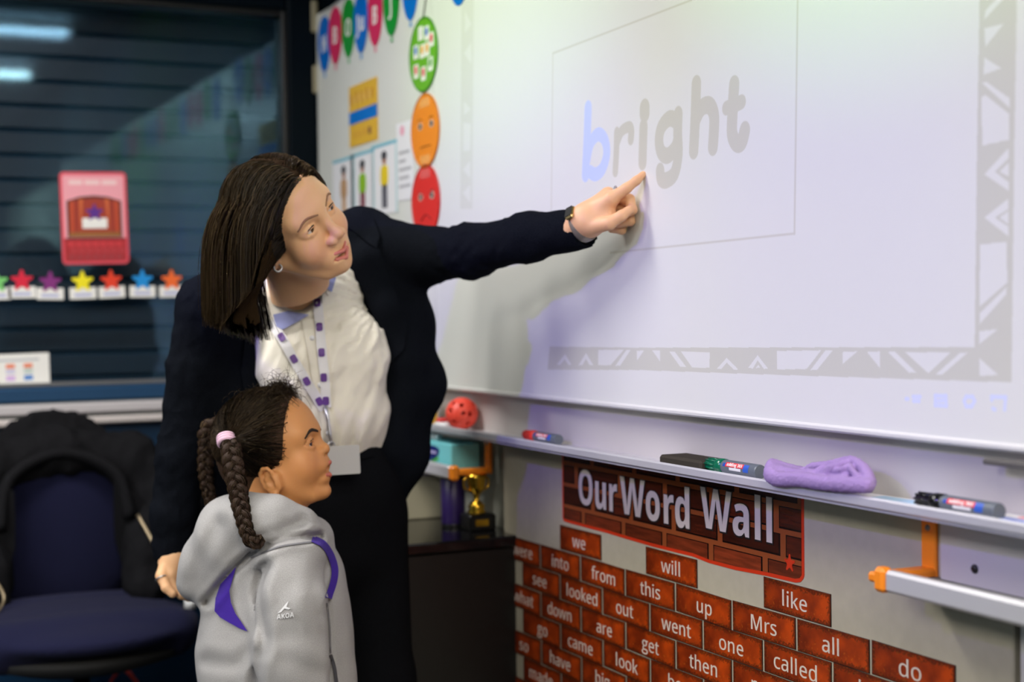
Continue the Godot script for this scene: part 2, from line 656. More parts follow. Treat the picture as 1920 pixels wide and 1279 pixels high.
# many fine hairs in one mesh: each an Array of points, r at the root, colour per hair (linear)
func hairs(list: Array, r: float, cols: Array, tip := 0.35) -> ArrayMesh:
	var v := PackedVector3Array()
	var n := PackedVector3Array()
	var c := PackedColorArray()
	var idx := PackedInt32Array()
	for s in list.size():
		var pts: Array = list[s]
		var m := pts.size()
		var base := v.size()
		var last := Vector3.ZERO
		for i in m:
			var t: Vector3 = (pts[mini(i + 1, m - 1)] - pts[maxi(i - 1, 0)]).normalized()
			if last == Vector3.ZERO:
				last = t.cross(Vector3(0.3, 0.5, 0.8))
			var a := (last - t * last.dot(t)).normalized()
			last = a
			var b := t.cross(a)
			var q := r * lerpf(1.0, tip, float(i) / (m - 1))
			for k in 3:
				var f := TAU * k / 3.0
				var w := a * cos(f) + b * sin(f)
				v.append(pts[i] + w * q)
				n.append(w)
				c.append(cols[s])
			if i:
				for k in 3:
					var p0 := base + (i - 1) * 3 + k
					var p1 := base + (i - 1) * 3 + (k + 1) % 3
					idx.append_array(PackedInt32Array([p0, p1, p1 + 3, p0, p1 + 3, p0 + 3]))
	var a2 := []
	a2.resize(Mesh.ARRAY_MAX)
	a2[Mesh.ARRAY_VERTEX] = v
	a2[Mesh.ARRAY_NORMAL] = n
	a2[Mesh.ARRAY_COLOR] = c
	a2[Mesh.ARRAY_INDEX] = idx
	var r2 := ArrayMesh.new()
	r2.add_surface_from_arrays(Mesh.PRIMITIVE_TRIANGLES, a2)
	return r2
# ---------------------------------------------------------------- the room
const BX := 1.30      # face of the whiteboard
const WX := 1.34      # face of the panel under it
const FZ := -4.0      # face of the window frame

func make_materials() -> void:
	M.board = mat(rgb8(226, 228, 222), 0.22, 0.0, 0.5)
	M.panel = cloth(rgb8(178, 171, 152), 0.55, 8.0, 0.0, 0.03)
	M.paint = cloth(rgb8(200, 200, 186), 0.7, 6.0, 0.02, 0.03)
	M.alu = mat(rgb8(205, 205, 210), 0.35, 0.35)
	M.alu_dark = mat(rgb8(120, 120, 122), 0.4, 0.5)
	M.orange = mat(rgb8(245, 140, 30), 0.4)
	M.teal = mat(rgb8(4, 56, 92), 0.5)
	M.frame = mat(rgb8(1, 10, 18), 0.5, 0.0, 0.2)
	M.paper = mat(rgb8(232, 232, 236), 0.6)
	M.white_print = mat(rgb8(236, 234, 230), 0.6)
	M.black = mat(rgb8(8, 8, 9), 0.35)
	M.black_matte = mat(rgb8(10, 10, 11), 0.8)
	M.gold = mat(rgb8(230, 180, 60), 0.22, 1.0)
	M.steel = mat(rgb8(190, 190, 195), 0.3, 0.9)
	M.ink = mat(rgb8(40, 40, 48), 0.7)

func room() -> void:
	var carpet := cloth(rgb8(38, 44, 58), 1.0, 90.0, 0.3, 0.3)
	structure("floor", span_mesh(Vector3(-3.2, -0.1, -4.4), Vector3(1.6, 0.0, 3.6)), carpet)
	structure("ceiling", span_mesh(Vector3(-3.2, 2.6, -4.4), Vector3(1.6, 2.7, 3.6)), mat(rgb8(112, 117, 120), 0.9))
	structure("wall_right", span_mesh(Vector3(WX + 0.03, 0, -4.4), Vector3(1.6, 2.02, 3.6)), M.paint)
	structure("trim_7", span_mesh(Vector3(WX + 0.03, 2.02, -4.4), Vector3(1.6, 2.6, 3.6)), mat(rgb8(30, 52, 64), 0.8))
	structure("wall_left", span_mesh(Vector3(-3.2, 0, -4.4), Vector3(-3.0, 2.6, 3.6)), mat(rgb8(112, 124, 130), 0.9))
	structure("wall_near", span_mesh(Vector3(-3.0, 0, 3.4), Vector3(WX + 0.03, 2.6, 3.6)), mat(rgb8(60, 74, 84), 0.9))
	structure("wall_far", span_mesh(Vector3(-3.0, 0, -4.2), Vector3(WX + 0.03, 0.93, -4.0)), M.teal)
	structure("trim_1", span_mesh(Vector3(-3.0, 2.12, -4.2), Vector3(WX + 0.03, 2.6, -4.0)), M.frame)
	# the window: stiles and rails round one large dark pane, a closed shutter behind
	var w := put("window_1", span_mesh(Vector3(1.222, 1.03, -4.06), Vector3(1.31, 2.12, -3.985), 0.006), M.frame)
	w.set_meta("kind", "structure")
	put("window_rail", span_mesh(Vector3(-3.0, 2.052, -4.06), Vector3(1.222, 2.12, -3.99), 0.006), M.frame, w)
	put("window_rail", span_mesh(Vector3(-3.0, 0.995, -4.06), Vector3(1.31, 1.035, -3.975), 0.006), M.teal, w)
	put("window_stile", span_mesh(Vector3(-1.1, 1.035, -4.06), Vector3(-1.0, 2.052, -3.99), 0.006), M.frame, w)
	put("window_stile", span_mesh(Vector3(1.31, 0.93, -4.2), Vector3(1.37, 2.12, -4.0), 0.004), M.frame, w)
	put("glazing_bead", span_mesh(Vector3(1.206, 1.035, -4.05), Vector3(1.222, 2.052, -3.992), 0.004), M.black, w)
	put("glazing_bead", span_mesh(Vector3(-1.0, 2.036, -4.05), Vector3(1.206, 2.052, -3.992), 0.004), M.black, w)
	put("glazing_bead", span_mesh(Vector3(-1.0, 1.035, -4.05), Vector3(1.206, 1.046, -3.99), 0.003), M.alu_dark, w)
	var pane := ORMMaterial3D.new()                          # coated solar glass: a blue-green mirror one sees half through
	pane.albedo_color = Color(Color(0.15, 0.30, 0.43).linear_to_srgb(), 0.115)
	pane.transparency = BaseMaterial3D.TRANSPARENCY_ALPHA
	var orm := Image.create(4, 4, false, Image.FORMAT_RGB8)
	orm.fill(Color(1.0, 0.04, 1.0))
	pane.orm_texture = ImageTexture.create_from_image(orm)
	put("window_pane", span_mesh(Vector3(-1.0, 1.04, -4.030), Vector3(1.21, 2.05, -4.024)), pane, w)
	put("window_pane", span_mesh(Vector3(-3.0, 1.04, -4.030), Vector3(-1.1, 2.05, -4.024)), pane, w)
	for p in [[587, 2, 592, 62], [590, 123, 595, 176]]:
		var a := xy(p[0], p[1], -3.985)
		put("hinge_leaf", span_mesh(Vector3(a.x - 0.008, xy(p[0], p[3], -3.985).y, -3.985), Vector3(a.x + 0.010, a.y, -3.972), 0.004), mat(rgb8(140, 132, 105), 0.5, 0.0), w)
	# roller shutter behind the glass, slat by slat
	var slat := mb()
	box(slat, Vector3.ZERO, Vector3(4.2, 0.0655, 0.016), 0.007)
	var slat_mesh := fin(slat)
	var sm := mat(rgb8(2, 38, 58), 0.5)
	for k in 17:
		var s := put("shutter_slat", slat_mesh, sm, w)
		s.position = Vector3(-0.85, 1.02 + 0.066 * k, -4.15)
	structure("trim_2", span_mesh(Vector3(-3.0, 0.93, -4.2), Vector3(1.31, 0.995, -4.17)), M.black)
	# cable trunking under the window: two pale rails on a grey channel
	var t := put("trim_3", span_mesh(Vector3(-3.0, 0.938, -4.0), Vector3(WX + 0.02, 0.995, -3.962), 0.003), mat(rgb8(105, 110, 108), 0.5))
	t.set_meta("kind", "structure")
	put("trunking_rail", span_mesh(Vector3(-3.0, 0.966, -3.964), Vector3(WX + 0.02, 0.993, -3.950), 0.004), mat(rgb8(190, 185, 188), 0.45), t)
	put("trunking_rail", span_mesh(Vector3(-3.0, 0.938, -3.964), Vector3(WX + 0.02, 0.957, -3.952), 0.004), mat(rgb8(200, 192, 190), 0.45), t)

# ---------------------------------------------------------------- whiteboard, tray, panel
func board_wall() -> void:
	var o := thing("whiteboard", "long glossy white board with a faint projected word bright on it", "whiteboard", Vector3(BX, 1.052, -2.2), wall_turn)
	put("surface", span_mesh(Vector3(-1.775, 0, -0.035), Vector3(2.6, 0.99, 0), 0.002), M.board, o)
	put("bottom_edge", span_mesh(Vector3(-1.775, -0.009, -0.036), Vector3(2.6, 0.001, 0.004), 0.003), mat(rgb8(215, 216, 212), 0.35), o)
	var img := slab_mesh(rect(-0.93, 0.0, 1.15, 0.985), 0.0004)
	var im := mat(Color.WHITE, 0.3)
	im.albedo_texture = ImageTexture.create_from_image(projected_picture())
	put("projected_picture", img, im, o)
	# backing behind the tray and the panel carrying the cards
	structure("trim_4", span_mesh(Vector3(WX - 0.012, 0.94, -3.98), Vector3(WX + 0.03, 1.09, 0.5)), mat(rgb8(188, 184, 182), 0.5))
	structure("trim_5", span_mesh(Vector3(WX, 0.0, -2.873), Vector3(WX + 0.03, 0.94, -1.392), 0.002), M.panel)
	structure("trim_6", span_mesh(Vector3(WX + 0.004, 0.0, -1.386), Vector3(WX + 0.03, 0.94, 0.5), 0.002), mat(rgb8(206, 202, 200), 0.6))
	var t := thing("pen_tray", "long grey aluminium pen tray running under the whiteboard", "pen tray", Vector3(1.25, 0.948, -2.2), wall_turn)
	put("ledge", span_mesh(Vector3(-1.78, 0.004, -0.078), Vector3(2.6, 0.012, -0.004)), M.alu, t)
	put("lip", span_mesh(Vector3(-1.78, 0.007, -0.006), Vector3(2.6, 0.022, 0.0), 0.003), M.alu, t)
	var clip := thing("board_clip", "thin dark grey bar under the right end of the whiteboard", "bar", Vector3(BX - 0.002, 1.029, on_x(1895, 845, BX).z), wall_turn)
	put("bar", box_mesh(Vector3(0.06, 0, 0), Vector3(0.2, 0.008, 0.012), 0.002), mat(rgb8(92, 90, 86), 0.5), clip)

# the faint picture thrown on the board, as flat print: grey strokes on white
func projected_picture() -> Image:
	var w := 2048
	var h := 970
	var im := Image.create(w, h, false, Image.FORMAT_RGB8)
	var base := rgb8(226, 228, 222)
	im.fill(base)
	var to_px := func(px: float, py: float) -> Vector2:
		var p := on_x(px, py, BX)
		return Vector2((p.z + 2.2 + 0.93) / 2.08 * w, (0.985 - (p.y - 1.052)) / 0.985 * h)
	var dot := func(a: Vector2, b: Vector2, r: float, c: Color) -> void:   # a round-ended stroke
		var lo := (a.min(b) - Vector2.ONE * (r + 2)).floor()
		var hi := (a.max(b) + Vector2.ONE * (r + 2)).ceil()
		for y in range(maxi(int(lo.y), 0), mini(int(hi.y), h - 1) + 1):
			for x in range(maxi(int(lo.x), 0), mini(int(hi.x), w - 1) + 1):
				var p := Vector2(x + 0.5, y + 0.5)
				var e := p.distance_to(Geometry2D.get_closest_point_to_segment(p, a, b)) - r
				if e < 1.0:
					im.set_pixel(x, y, im.get_pixel(x, y).lerp(c, clampf((1.0 - e) * 0.5, 0.0, 1.0)))
	var fill := func(pts: Array, c: Color) -> void:
		var poly := PackedVector2Array()
		for p in pts:
			poly.append(to_px.call(p[0], p[1]))
		var lo := poly[0]
		var hi := poly[0]
		for p in poly:
			lo = lo.min(p)
			hi = hi.max(p)
		for y in range(maxi(int(lo.y), 0), mini(int(hi.y) + 1, h)):
			var xs := []
			for i in poly.size():
				var a := poly[i]
				var b := poly[(i + 1) % poly.size()]
				if (a.y > y + 0.5) != (b.y > y + 0.5):
					xs.append(a.x + (y + 0.5 - a.y) / (b.y - a.y) * (b.x - a.x))
			xs.sort()
			for i in range(0, xs.size() - 1, 2):
				for x in range(maxi(int(round(xs[i])), 0), mini(int(round(xs[i + 1])), w)):
					im.set_pixel(x, y, c)
	var stroke := func(pts: Array, r: float, c: Color) -> void:
		var q := []
		for p in pts:
			q.append(Vector2(p[0], p[1]))
		q = smooth_path(q, 4) if q.size() > 2 else q
		for i in q.size() - 1:
			dot.call(to_px.call(q[i].x, q[i].y), to_px.call(q[i + 1].x, q[i + 1].y), r, c)
	var grey := rgb8(205, 205, 190)
	var blue := rgb8(200, 214, 250)
	stroke.call([[1103, 202], [1101, 262], [1098, 328]], 13.0, blue)
	stroke.call([[1101, 300], [1108, 268], [1122, 252], [1134, 262], [1138, 288], [1130, 316], [1117, 327], [1106, 322]], 12.0, blue)
	stroke.call([[1157, 248], [1156, 285], [1154, 322]], 9.5, grey)
	stroke.call([[1157, 268], [1166, 246], [1180, 238], [1184, 246], [1183, 262]], 9.5, grey)
	stroke.call([[1207, 237], [1206, 268], [1205, 305]], 13.0, grey)
	stroke.call([[1209, 203], [1209, 212]], 16.0, grey)
	stroke.call([[1272, 214], [1271, 250], [1272, 290], [1265, 325], [1250, 338], [1240, 335], [1238, 320]], 13.0, grey)
	stroke.call([[1270, 228], [1256, 222], [1241, 238], [1236, 262], [1240, 285], [1252, 292], [1266, 278], [1271, 262]], 13.0, grey)
	stroke.call([[1306, 157], [1304, 220], [1301, 283]], 13.5, grey)
	stroke.call([[1304, 226], [1316, 202], [1331, 198], [1339, 216], [1339, 245], [1337, 276]], 13.5, grey)
	stroke.call([[1377, 158], [1374, 210], [1373, 250], [1381, 268], [1391, 266], [1397, 244]], 13.5, grey)
	stroke.call([[1362, 203], [1378, 197], [1391, 191]], 11.0, grey)
	# the slide's outline
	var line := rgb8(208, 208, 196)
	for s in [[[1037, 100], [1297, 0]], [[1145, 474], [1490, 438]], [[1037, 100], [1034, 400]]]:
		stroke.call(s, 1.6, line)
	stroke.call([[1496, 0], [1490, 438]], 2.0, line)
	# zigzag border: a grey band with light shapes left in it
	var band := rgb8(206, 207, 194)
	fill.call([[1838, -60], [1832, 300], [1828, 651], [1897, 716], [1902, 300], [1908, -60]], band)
	fill.call([[1031, 650], [1200, 652], [1828, 651], [1897, 717], [1400, 701], [1200, 694], [1027, 693]], band)  # bottom band begins where her shadow ends; omitted inside the shadow
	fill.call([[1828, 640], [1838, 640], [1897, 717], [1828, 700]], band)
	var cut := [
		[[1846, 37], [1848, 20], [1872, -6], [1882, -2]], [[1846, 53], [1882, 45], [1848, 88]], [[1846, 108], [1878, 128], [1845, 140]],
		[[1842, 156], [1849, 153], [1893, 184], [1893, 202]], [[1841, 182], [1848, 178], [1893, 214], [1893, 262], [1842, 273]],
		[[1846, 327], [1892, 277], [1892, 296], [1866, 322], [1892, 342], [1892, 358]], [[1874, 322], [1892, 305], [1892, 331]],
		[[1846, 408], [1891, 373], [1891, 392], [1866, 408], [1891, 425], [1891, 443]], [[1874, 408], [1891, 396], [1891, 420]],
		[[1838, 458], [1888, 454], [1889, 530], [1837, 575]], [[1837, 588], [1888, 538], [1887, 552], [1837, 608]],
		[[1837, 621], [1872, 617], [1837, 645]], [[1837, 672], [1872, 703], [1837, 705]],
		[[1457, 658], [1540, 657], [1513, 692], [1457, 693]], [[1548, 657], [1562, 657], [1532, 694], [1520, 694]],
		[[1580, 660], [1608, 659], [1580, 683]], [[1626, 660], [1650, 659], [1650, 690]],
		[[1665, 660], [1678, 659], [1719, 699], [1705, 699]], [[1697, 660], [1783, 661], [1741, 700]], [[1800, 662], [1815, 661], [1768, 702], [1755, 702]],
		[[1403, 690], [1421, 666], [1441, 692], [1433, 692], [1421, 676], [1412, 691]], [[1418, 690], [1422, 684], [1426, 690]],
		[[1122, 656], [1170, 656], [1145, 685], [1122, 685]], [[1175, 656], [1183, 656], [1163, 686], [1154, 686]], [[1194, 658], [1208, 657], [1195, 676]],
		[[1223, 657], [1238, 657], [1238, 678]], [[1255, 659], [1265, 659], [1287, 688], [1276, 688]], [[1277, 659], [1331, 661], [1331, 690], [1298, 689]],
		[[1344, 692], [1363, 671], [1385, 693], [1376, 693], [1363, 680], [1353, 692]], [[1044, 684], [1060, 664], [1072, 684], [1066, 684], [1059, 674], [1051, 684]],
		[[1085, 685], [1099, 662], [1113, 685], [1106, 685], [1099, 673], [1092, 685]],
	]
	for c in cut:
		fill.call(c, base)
	# left border, much fainter; left out where her shadow falls below the arm
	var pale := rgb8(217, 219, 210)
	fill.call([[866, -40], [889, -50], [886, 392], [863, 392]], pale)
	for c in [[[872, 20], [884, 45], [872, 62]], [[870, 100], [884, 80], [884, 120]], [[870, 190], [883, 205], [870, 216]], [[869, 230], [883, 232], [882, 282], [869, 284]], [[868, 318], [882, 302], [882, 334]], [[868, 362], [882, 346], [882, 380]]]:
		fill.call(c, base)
	# small icons of the player bar
	var icon := rgb8(214, 222, 246)
	for s in [[[1699, 748], [1703, 748]], [[1712, 744], [1726, 744]], [[1713, 752], [1724, 752]], [[1754, 742], [1774, 743]], [[1754, 760], [1775, 761]], [[1754, 742], [1754, 760]], [[1774, 742], [1775, 761]], [[1758, 752], [1770, 751]], [[1812, 744], [1824, 744]], [[1808, 752], [1812, 762]], [[1828, 752], [1822, 762]], [[1824, 744], [1828, 752]], [[1812, 744], [1808, 752]], [[1812, 762], [1822, 762]], [[1860, 744], [1886, 745]], [[1886, 745], [1884, 768]], [[1862, 766], [1866, 768]], [[1860, 744], [1860, 750]]]:
		stroke.call(s, 2.6, icon)
	return im
# ---------------------------------------------------------------- word cards and banner on the panel
func card_picture(sd: int, w: int, h: int) -> ImageTexture:
	var im := Image.create(w, h, false, Image.FORMAT_RGB8)
	var n := FastNoiseLite.new()
	n.seed = sd
	n.frequency = 0.02
	n.fractal_octaves = 4
	var f := FastNoiseLite.new()
	f.seed = sd + 50
	f.frequency = 0.11
	f.fractal_octaves = 3
	for y in h:
		for x in w:
			var u := float(x) / w
			var t := float(y) / h
			var g := n.get_noise_2d(x, y) * 0.6 + 0.5 + (u - 0.5) * 0.55
			var c := Color(0.42, 0.13, 0.03).lerp(Color(0.74, 0.27, 0.05), clampf(g, 0.0, 1.0))
			var e := minf(minf(u * w, (1.0 - u) * w), minf(t * h, (1.0 - t) * h))
			var s := f.get_noise_2d(x * 1.4, y * 1.4)
			if e < 5.0 + s * 8.0:
				c = c.lerp(Color(0.20, 0.07, 0.02), 0.55)
			if s > 0.42 and (t > 0.6 or e < 9.0):
				c = c.lerp(Color(0.80, 0.48, 0.14), 0.45)
			im.set_pixel(x, y, c)
	return ImageTexture.create_from_image(im)

func word_cards() -> void:
	var looks := []
	for k in 4:
		var m := mat(Color.WHITE, 0.32, 0.0, 0.5)
		m.albedo_texture = card_picture(7 + k, 168, 48)
		looks.append(m)
	var ink := mat(rgb8(212, 200, 190), 0.5)
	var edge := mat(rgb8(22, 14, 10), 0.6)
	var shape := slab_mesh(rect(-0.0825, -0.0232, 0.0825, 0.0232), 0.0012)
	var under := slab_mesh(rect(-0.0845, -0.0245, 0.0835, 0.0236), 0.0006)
	var rows := [
		[1.5, -1, "we"], [3.42, -1, "will"], [5.5, -1, "like"],
		[0, 0, "were"], [1, 0, "into"], [2, 0, "from"], [3, 0, "this"], [4, 0, "up"], [5, 0, "Mrs"], [6, 0, "all"], [7, 0, "do"],
		[0.5, 1, "see"], [1.5, 1, "looked"], [2.5, 1, "out"], [3.5, 1, "went"], [4.5, 1, "one"], [5.5, 1, "called"], [6.5, 1, "her"],
		[0, 2, "what"], [1, 2, "down"], [2, 2, "are"], [3, 2, "get"], [4, 2, "then"], [5, 2, "me"], [6, 2, "by"],
		[0.5, 3, "go"], [1.5, 3, "came"], [2.5, 3, "look"], [3.5, 3, "be"], [4.5, 3, "they"],
		[0, 4, "so"], [1, 4, "have"], [2, 4, "big"], [3, 4, "my"],
		[0.5, 5, "made"], [1.5, 5, "no"], [0, 6, "put"], [1, 6, "it"],
	]
	var rng := RandomNumberGenerator.new()
	rng.seed = 4
	for r in rows:
		var n: float = r[0]
		var z := -2.871 + 0.1725 * (n + 0.5)
		var y := 0.7205 - 0.0490 * float(r[1]) + 0.00125 * n + (0.0015 if r[1] == -1 else 0.0)
		var o := thing("word_card", "orange brick-patterned word card reading \"%s\"%s" % [r[2], "" if r[2] != "we" else (" alone under the banner" if r[1] == -1 else " near the bottom of the frame")], "word card", Vector3(WX - 0.0002, y, z), wall_turn * Basis(Vector3(0, 0, 1), rng.randf_range(-0.012, 0.012)), "brick word cards")
		put("card", shape, looks[rng.randi() % 4], o).position.z = 0.0006
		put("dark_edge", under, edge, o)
		var w := put("word", letters(r[2], 0.0235, 0.0006, false, 1.32), ink, o)
		w.position = Vector3(rng.randf_range(-0.004, 0.008), -0.0015, 0.0019)
	banner()

func banner() -> void:
	var w := 768
	var h := 196
	var im := Image.create(w, h, false, Image.FORMAT_RGB8)
	im.fill(Color(0.56, 0.29, 0.15))
	var rng := RandomNumberGenerator.new()
	rng.seed = 9
	var n := FastNoiseLite.new()
	n.frequency = 0.02
	n.seed = 3
	for row in 4:
		var x := -90 if row % 2 else -20
		while x < w:
			var bw := rng.randi_range(128, 168)
			var lo := Color(0.32, 0.125, 0.065) if row < 3 else Color(0.50, 0.21, 0.11)
			var k := rng.randf_range(0.72, 1.08)
			var y0 := -14 + row * 58
			for yy in range(maxi(y0, 0), mini(y0 + 47, h)):
				for xx in range(maxi(x, 0), mini(x + bw, w)):
					var e := mini(mini(xx - x, (x + bw - 1 - xx) / 2), mini(yy - y0, (y0 + 46 - yy) / 2))
					var g := 0.92 + n.get_noise_2d(xx * 0.6, yy * 4.0) * 0.25
					var c := Color(lo.r * k * g, lo.g * k * g, lo.b * k * g)
					if e < 2:
						c = Color(0.08, 0.035, 0.02)
					im.set_pixel(xx, yy, c)
			x += bw + 14
	var m := mat(Color.WHITE, 0.25)
	m.albedo_texture = ImageTexture.create_from_image(im)
	var out := PackedVector2Array()
	var c0 := zy(1280, 960, WX)
	for p in [[1057, 846], [1270, 876], [1503, 925], [1504, 1078], [1500, 1084], [1492, 1085], [1440, 1073], [1380, 1062], [1330, 1049], [1300, 1037], [1262, 1028], [1222, 1018], [1180, 1006], [1140, 994], [1105, 985], [1075, 977], [1058, 972]]:
		out.append(zy(p[0], p[1], WX) - c0)
	var o := thing("banner", "laminated brick-print banner reading Our Word Wall with a red wavy lower edge", "banner", Vector3(WX, c0.y, c0.x), wall_turn)
	var red := PackedVector2Array()
	for g in Geometry2D.offset_polygon(out, 0.006, Geometry2D.JOIN_ROUND):
		if red.is_empty():
			red = g
	put("red_border", slab_mesh(red, 0.0008), mat(rgb8(205, 55, 25), 0.3), o)
	put("sheet", slab_mesh(out, 0.0012), m, o)
	var white := mat(rgb8(205, 194, 190), 0.4)
	var dark := mat(rgb8(24, 14, 12), 0.5)
	for t in [["Our", 1121, 921, 0.78], ["Word", 1229, 943, 0.86], ["Wall", 1382, 966, 0.90]]:
		var a := zy(t[1], t[2], WX) - c0
		var glyph := letters(t[0], 0.066, 0.0004, true, t[3] * 1.20)
		for d in [Vector2(1, 1), Vector2(-1, 1), Vector2(1, -1), Vector2(-1, -1)]:
			put("outline", glyph, dark, o).position = Vector3(a.x + d.x * 0.0021 + 0.0008, a.y + d.y * 0.0021 - 0.0008, 0.0015)
		put("lettering", glyph, white, o).position = Vector3(a.x, a.y, 0.0019)
	# a small printed star at the lower right corner
	var s := zy(1482, 1056, WX) - c0
	put("star", slab_mesh(star(s, 0.014), 0.0004, Transform3D.IDENTITY, 0.0013), mat(rgb8(205, 55, 25), 0.3), o)

# ---------------------------------------------------------------- things stuck on the left end of the whiteboard
func board_decorations() -> void:
	var hues := {"blue": rgb8(0, 110, 205), "pink": rgb8(215, 45, 95), "green": rgb8(20, 150, 50)}
	var spots := [[609, 80, "blue", "H"], [630, 64, "pink", "B"], [654, 50, "green", "O"], [678, 40, "blue", "Ju"], [704, 26, "pink", "B"], [735, 5, "green", "J"], [770, -26, "blue", "A"]]
	var string_pts := []
	for k in spots.size():
		var s: Array = spots[k]
		var c := zy(s[0], s[1], BX)
		string_pts.append(Vector3(BX - 0.004, c.y + 0.078, c.x))
		var o := thing("paper_balloon", "%s paper balloon with a white letter, %s" % [s[2], ["leftmost of the bunting beside the window frame", "second from the window frame", "third from the window frame", "fourth from the window frame", "fifth from the window frame", "sixth from the window frame", "last, cut off above the green circle"][k]], "paper balloon", Vector3(BX - 0.001 - 0.0012 * (k % 2), c.y, c.x), wall_turn, "balloon bunting on the whiteboard")
		var out := PackedVector2Array()
		for i in 40:
			var f := TAU * i / 40.0
			var yy := sin(f)
			out.append(Vector2(cos(f) * 0.053 * (1.0 + 0.12 * yy), yy * (0.072 if yy > 0 else 0.08)))
		put("balloon", slab_mesh(out, 0.001), mat(hues[s[2]], 0.35), o)
		put("knot", slab_mesh(PackedVector2Array([Vector2(-0.008, -0.094), Vector2(0.008, -0.094), Vector2(0, -0.078)]), 0.001), mat(hues[s[2]].lightened(0.3), 0.4), o)
		put("letter", letters(s[3], 0.045, 0.0006, true), M.white_print, o).position = Vector3(0, -0.004, 0.0014)
	# the bunting goes on along the top of the board, outside the frame; the window mirrors it
	var g0 := thing("balloon_bunting", "row of blue, pink and green balloons mirrored in the dark window", "bunting", Vector3(BX - 0.001, 1.955, -2.0), wall_turn)
	var oval_mesh := slab_mesh(oval(Vector2.ZERO, 0.055, 0.075, 24), 0.001)
	for k in 16:
		put("balloon", oval_mesh, mat([hues.blue, hues.pink, hues.green][(k * 2 + k / 3) % 3], 0.35), g0).position = Vector3(-0.98 + 0.125 * k, 0.01 * (k % 2), 0.0012 * (k % 2))
	var st := thing("bunting_string", "thin string along the tops of the paper balloons", "string")
	put("string", tube_mesh(smooth_path(string_pts, 4), [0.0012], 6), mat(rgb8(190, 190, 190), 0.8), st)
	# three round feelings signs hung on one string
	var cg := zy(796, 102, BX)
	var g := thing("round_sign", "round green sign with small pasted number cards, topmost of the hanging three", "sign", Vector3(BX - 0.001, cg.y, cg.x), wall_turn, "round signs in a hanging column")
	put("disc", slab_mesh(oval(Vector2.ZERO, 0.085, 0.085), 0.002), mat(rgb8(105, 175, 40), 0.4), g)
	put("rim", tube_mesh(ring_pts(0.084, 0.002), [0.002], 6, Vector3.ZERO, 1.0, true), mat(rgb8(60, 130, 30), 0.4), g)
	var cols := [rgb8(225, 225, 225), rgb8(30, 100, 200), rgb8(220, 40, 50), rgb8(40, 110, 200), rgb8(235, 170, 30), rgb8(235, 170, 30), rgb8(225, 60, 70), rgb8(220, 40, 50), rgb8(90, 160, 60)]
	var cells := [[-0.014, 0.05], [0.022, 0.045], [0.05, 0.026], [-0.045, 0.012], [-0.006, 0.008], [0.024, 0.008], [-0.045, -0.033], [0.0, -0.044], [0.042, -0.028]]
	for k in 9:
		var p: Array = cells[k]
		var c := put("number_card", slab_mesh(rect(p[0] - 0.014, p[1] - 0.016, p[0] + 0.014, p[1] + 0.016, 0.003), 0.0006, Transform3D.IDENTITY, 0.002), M.white_print, g)
		put("number", slab_mesh(oval(Vector2(p[0], p[1] + 0.003), 0.008, 0.010, 16), 0.0005, Transform3D.IDENTITY, 0.0026), mat(cols[k], 0.5), c)
	var faces := [[799, 245, "orange", rgb8(240, 140, 35), 0.0], [800, 378, "red", rgb8(222, 50, 42), -0.006]]
	for f in faces:
		var c := zy(f[0], f[1], BX)
		var o := thing("round_sign", "round %s face sign with two eyes, %s of the hanging three" % [f[2], "middle" if f[2] == "orange" else "lowest"], "sign", Vector3(BX - 0.001, c.y, c.x), wall_turn, "round signs in a hanging column")
		put("disc", slab_mesh(oval(Vector2.ZERO, 0.085, 0.085), 0.002), mat(f[3], 0.4), o)
		put("rim", tube_mesh(ring_pts(0.084, 0.002), [0.0018], 6, Vector3.ZERO, 1.0, true), mat((f[3] as Color).darkened(0.2), 0.4), o)
		for s in [-1.0, 1.0]:
			var e := put("eye", slab_mesh(oval(Vector2(s * 0.034 + 0.006, 0.012), 0.013, 0.009, 20), 0.0006, Transform3D.IDENTITY, 0.002), mat(rgb8(190, 170, 150), 0.5), o)
			put("pupil", slab_mesh(oval(Vector2(s * 0.034 + 0.006, 0.012), 0.006, 0.006, 14), 0.0005, Transform3D.IDENTITY, 0.0026), M.ink, e)
			put("eyebrow", tube_mesh([Vector3(s * 0.046 + 0.006, 0.026, 0.0025), Vector3(s * 0.034 + 0.006, 0.029 + f[4], 0.0025), Vector3(s * 0.022 + 0.006, 0.026 + 2.0 * f[4], 0.0025)], [0.0012], 6), mat((f[3] as Color).darkened(0.35), 0.5), o)
		put("mouth", tube_mesh(smooth_path([Vector3(-0.028, -0.037 + f[4], 0.0025), Vector3(0.002, -0.036 - f[4], 0.0025), Vector3(0.034, -0.036 + f[4], 0.0025)], 5), [0.0013], 6), mat((f[3] as Color).darkened(0.35), 0.5), o)
		for y in [0.064, -0.066]:
			put("tape", slab_mesh(rect(-0.03, y - 0.010, 0.03, y + 0.010), 0.0005, Transform3D.IDENTITY, 0.002), mat((f[3] as Color).lightened(0.25), 0.2), o)
	var ht := thing("hanging_string", "thin dark string the round signs hang from", "string")
	var a := on_x(803, -40, BX - 0.003)
	var pts := [a, Vector3(a.x, cg.y + 0.08, cg.x)]
	put("string", tube_mesh(pts, [0.0014], 6), mat(rgb8(70, 70, 60), 0.8), ht)
	for k in 2:
		var u := zy([796, 799][k], [102, 245][k], BX)
		var v := zy([799, 800][k], [245, 378][k], BX)
		put("string", tube_mesh([Vector3(BX - 0.002, u.y - 0.084, u.x), Vector3(BX - 0.002, v.y + 0.084, v.x)], [0.0014], 6), mat(rgb8(70, 70, 60), 0.8), ht)
	# yellow and blue poster
	var pc := zy(682, 212, BX)
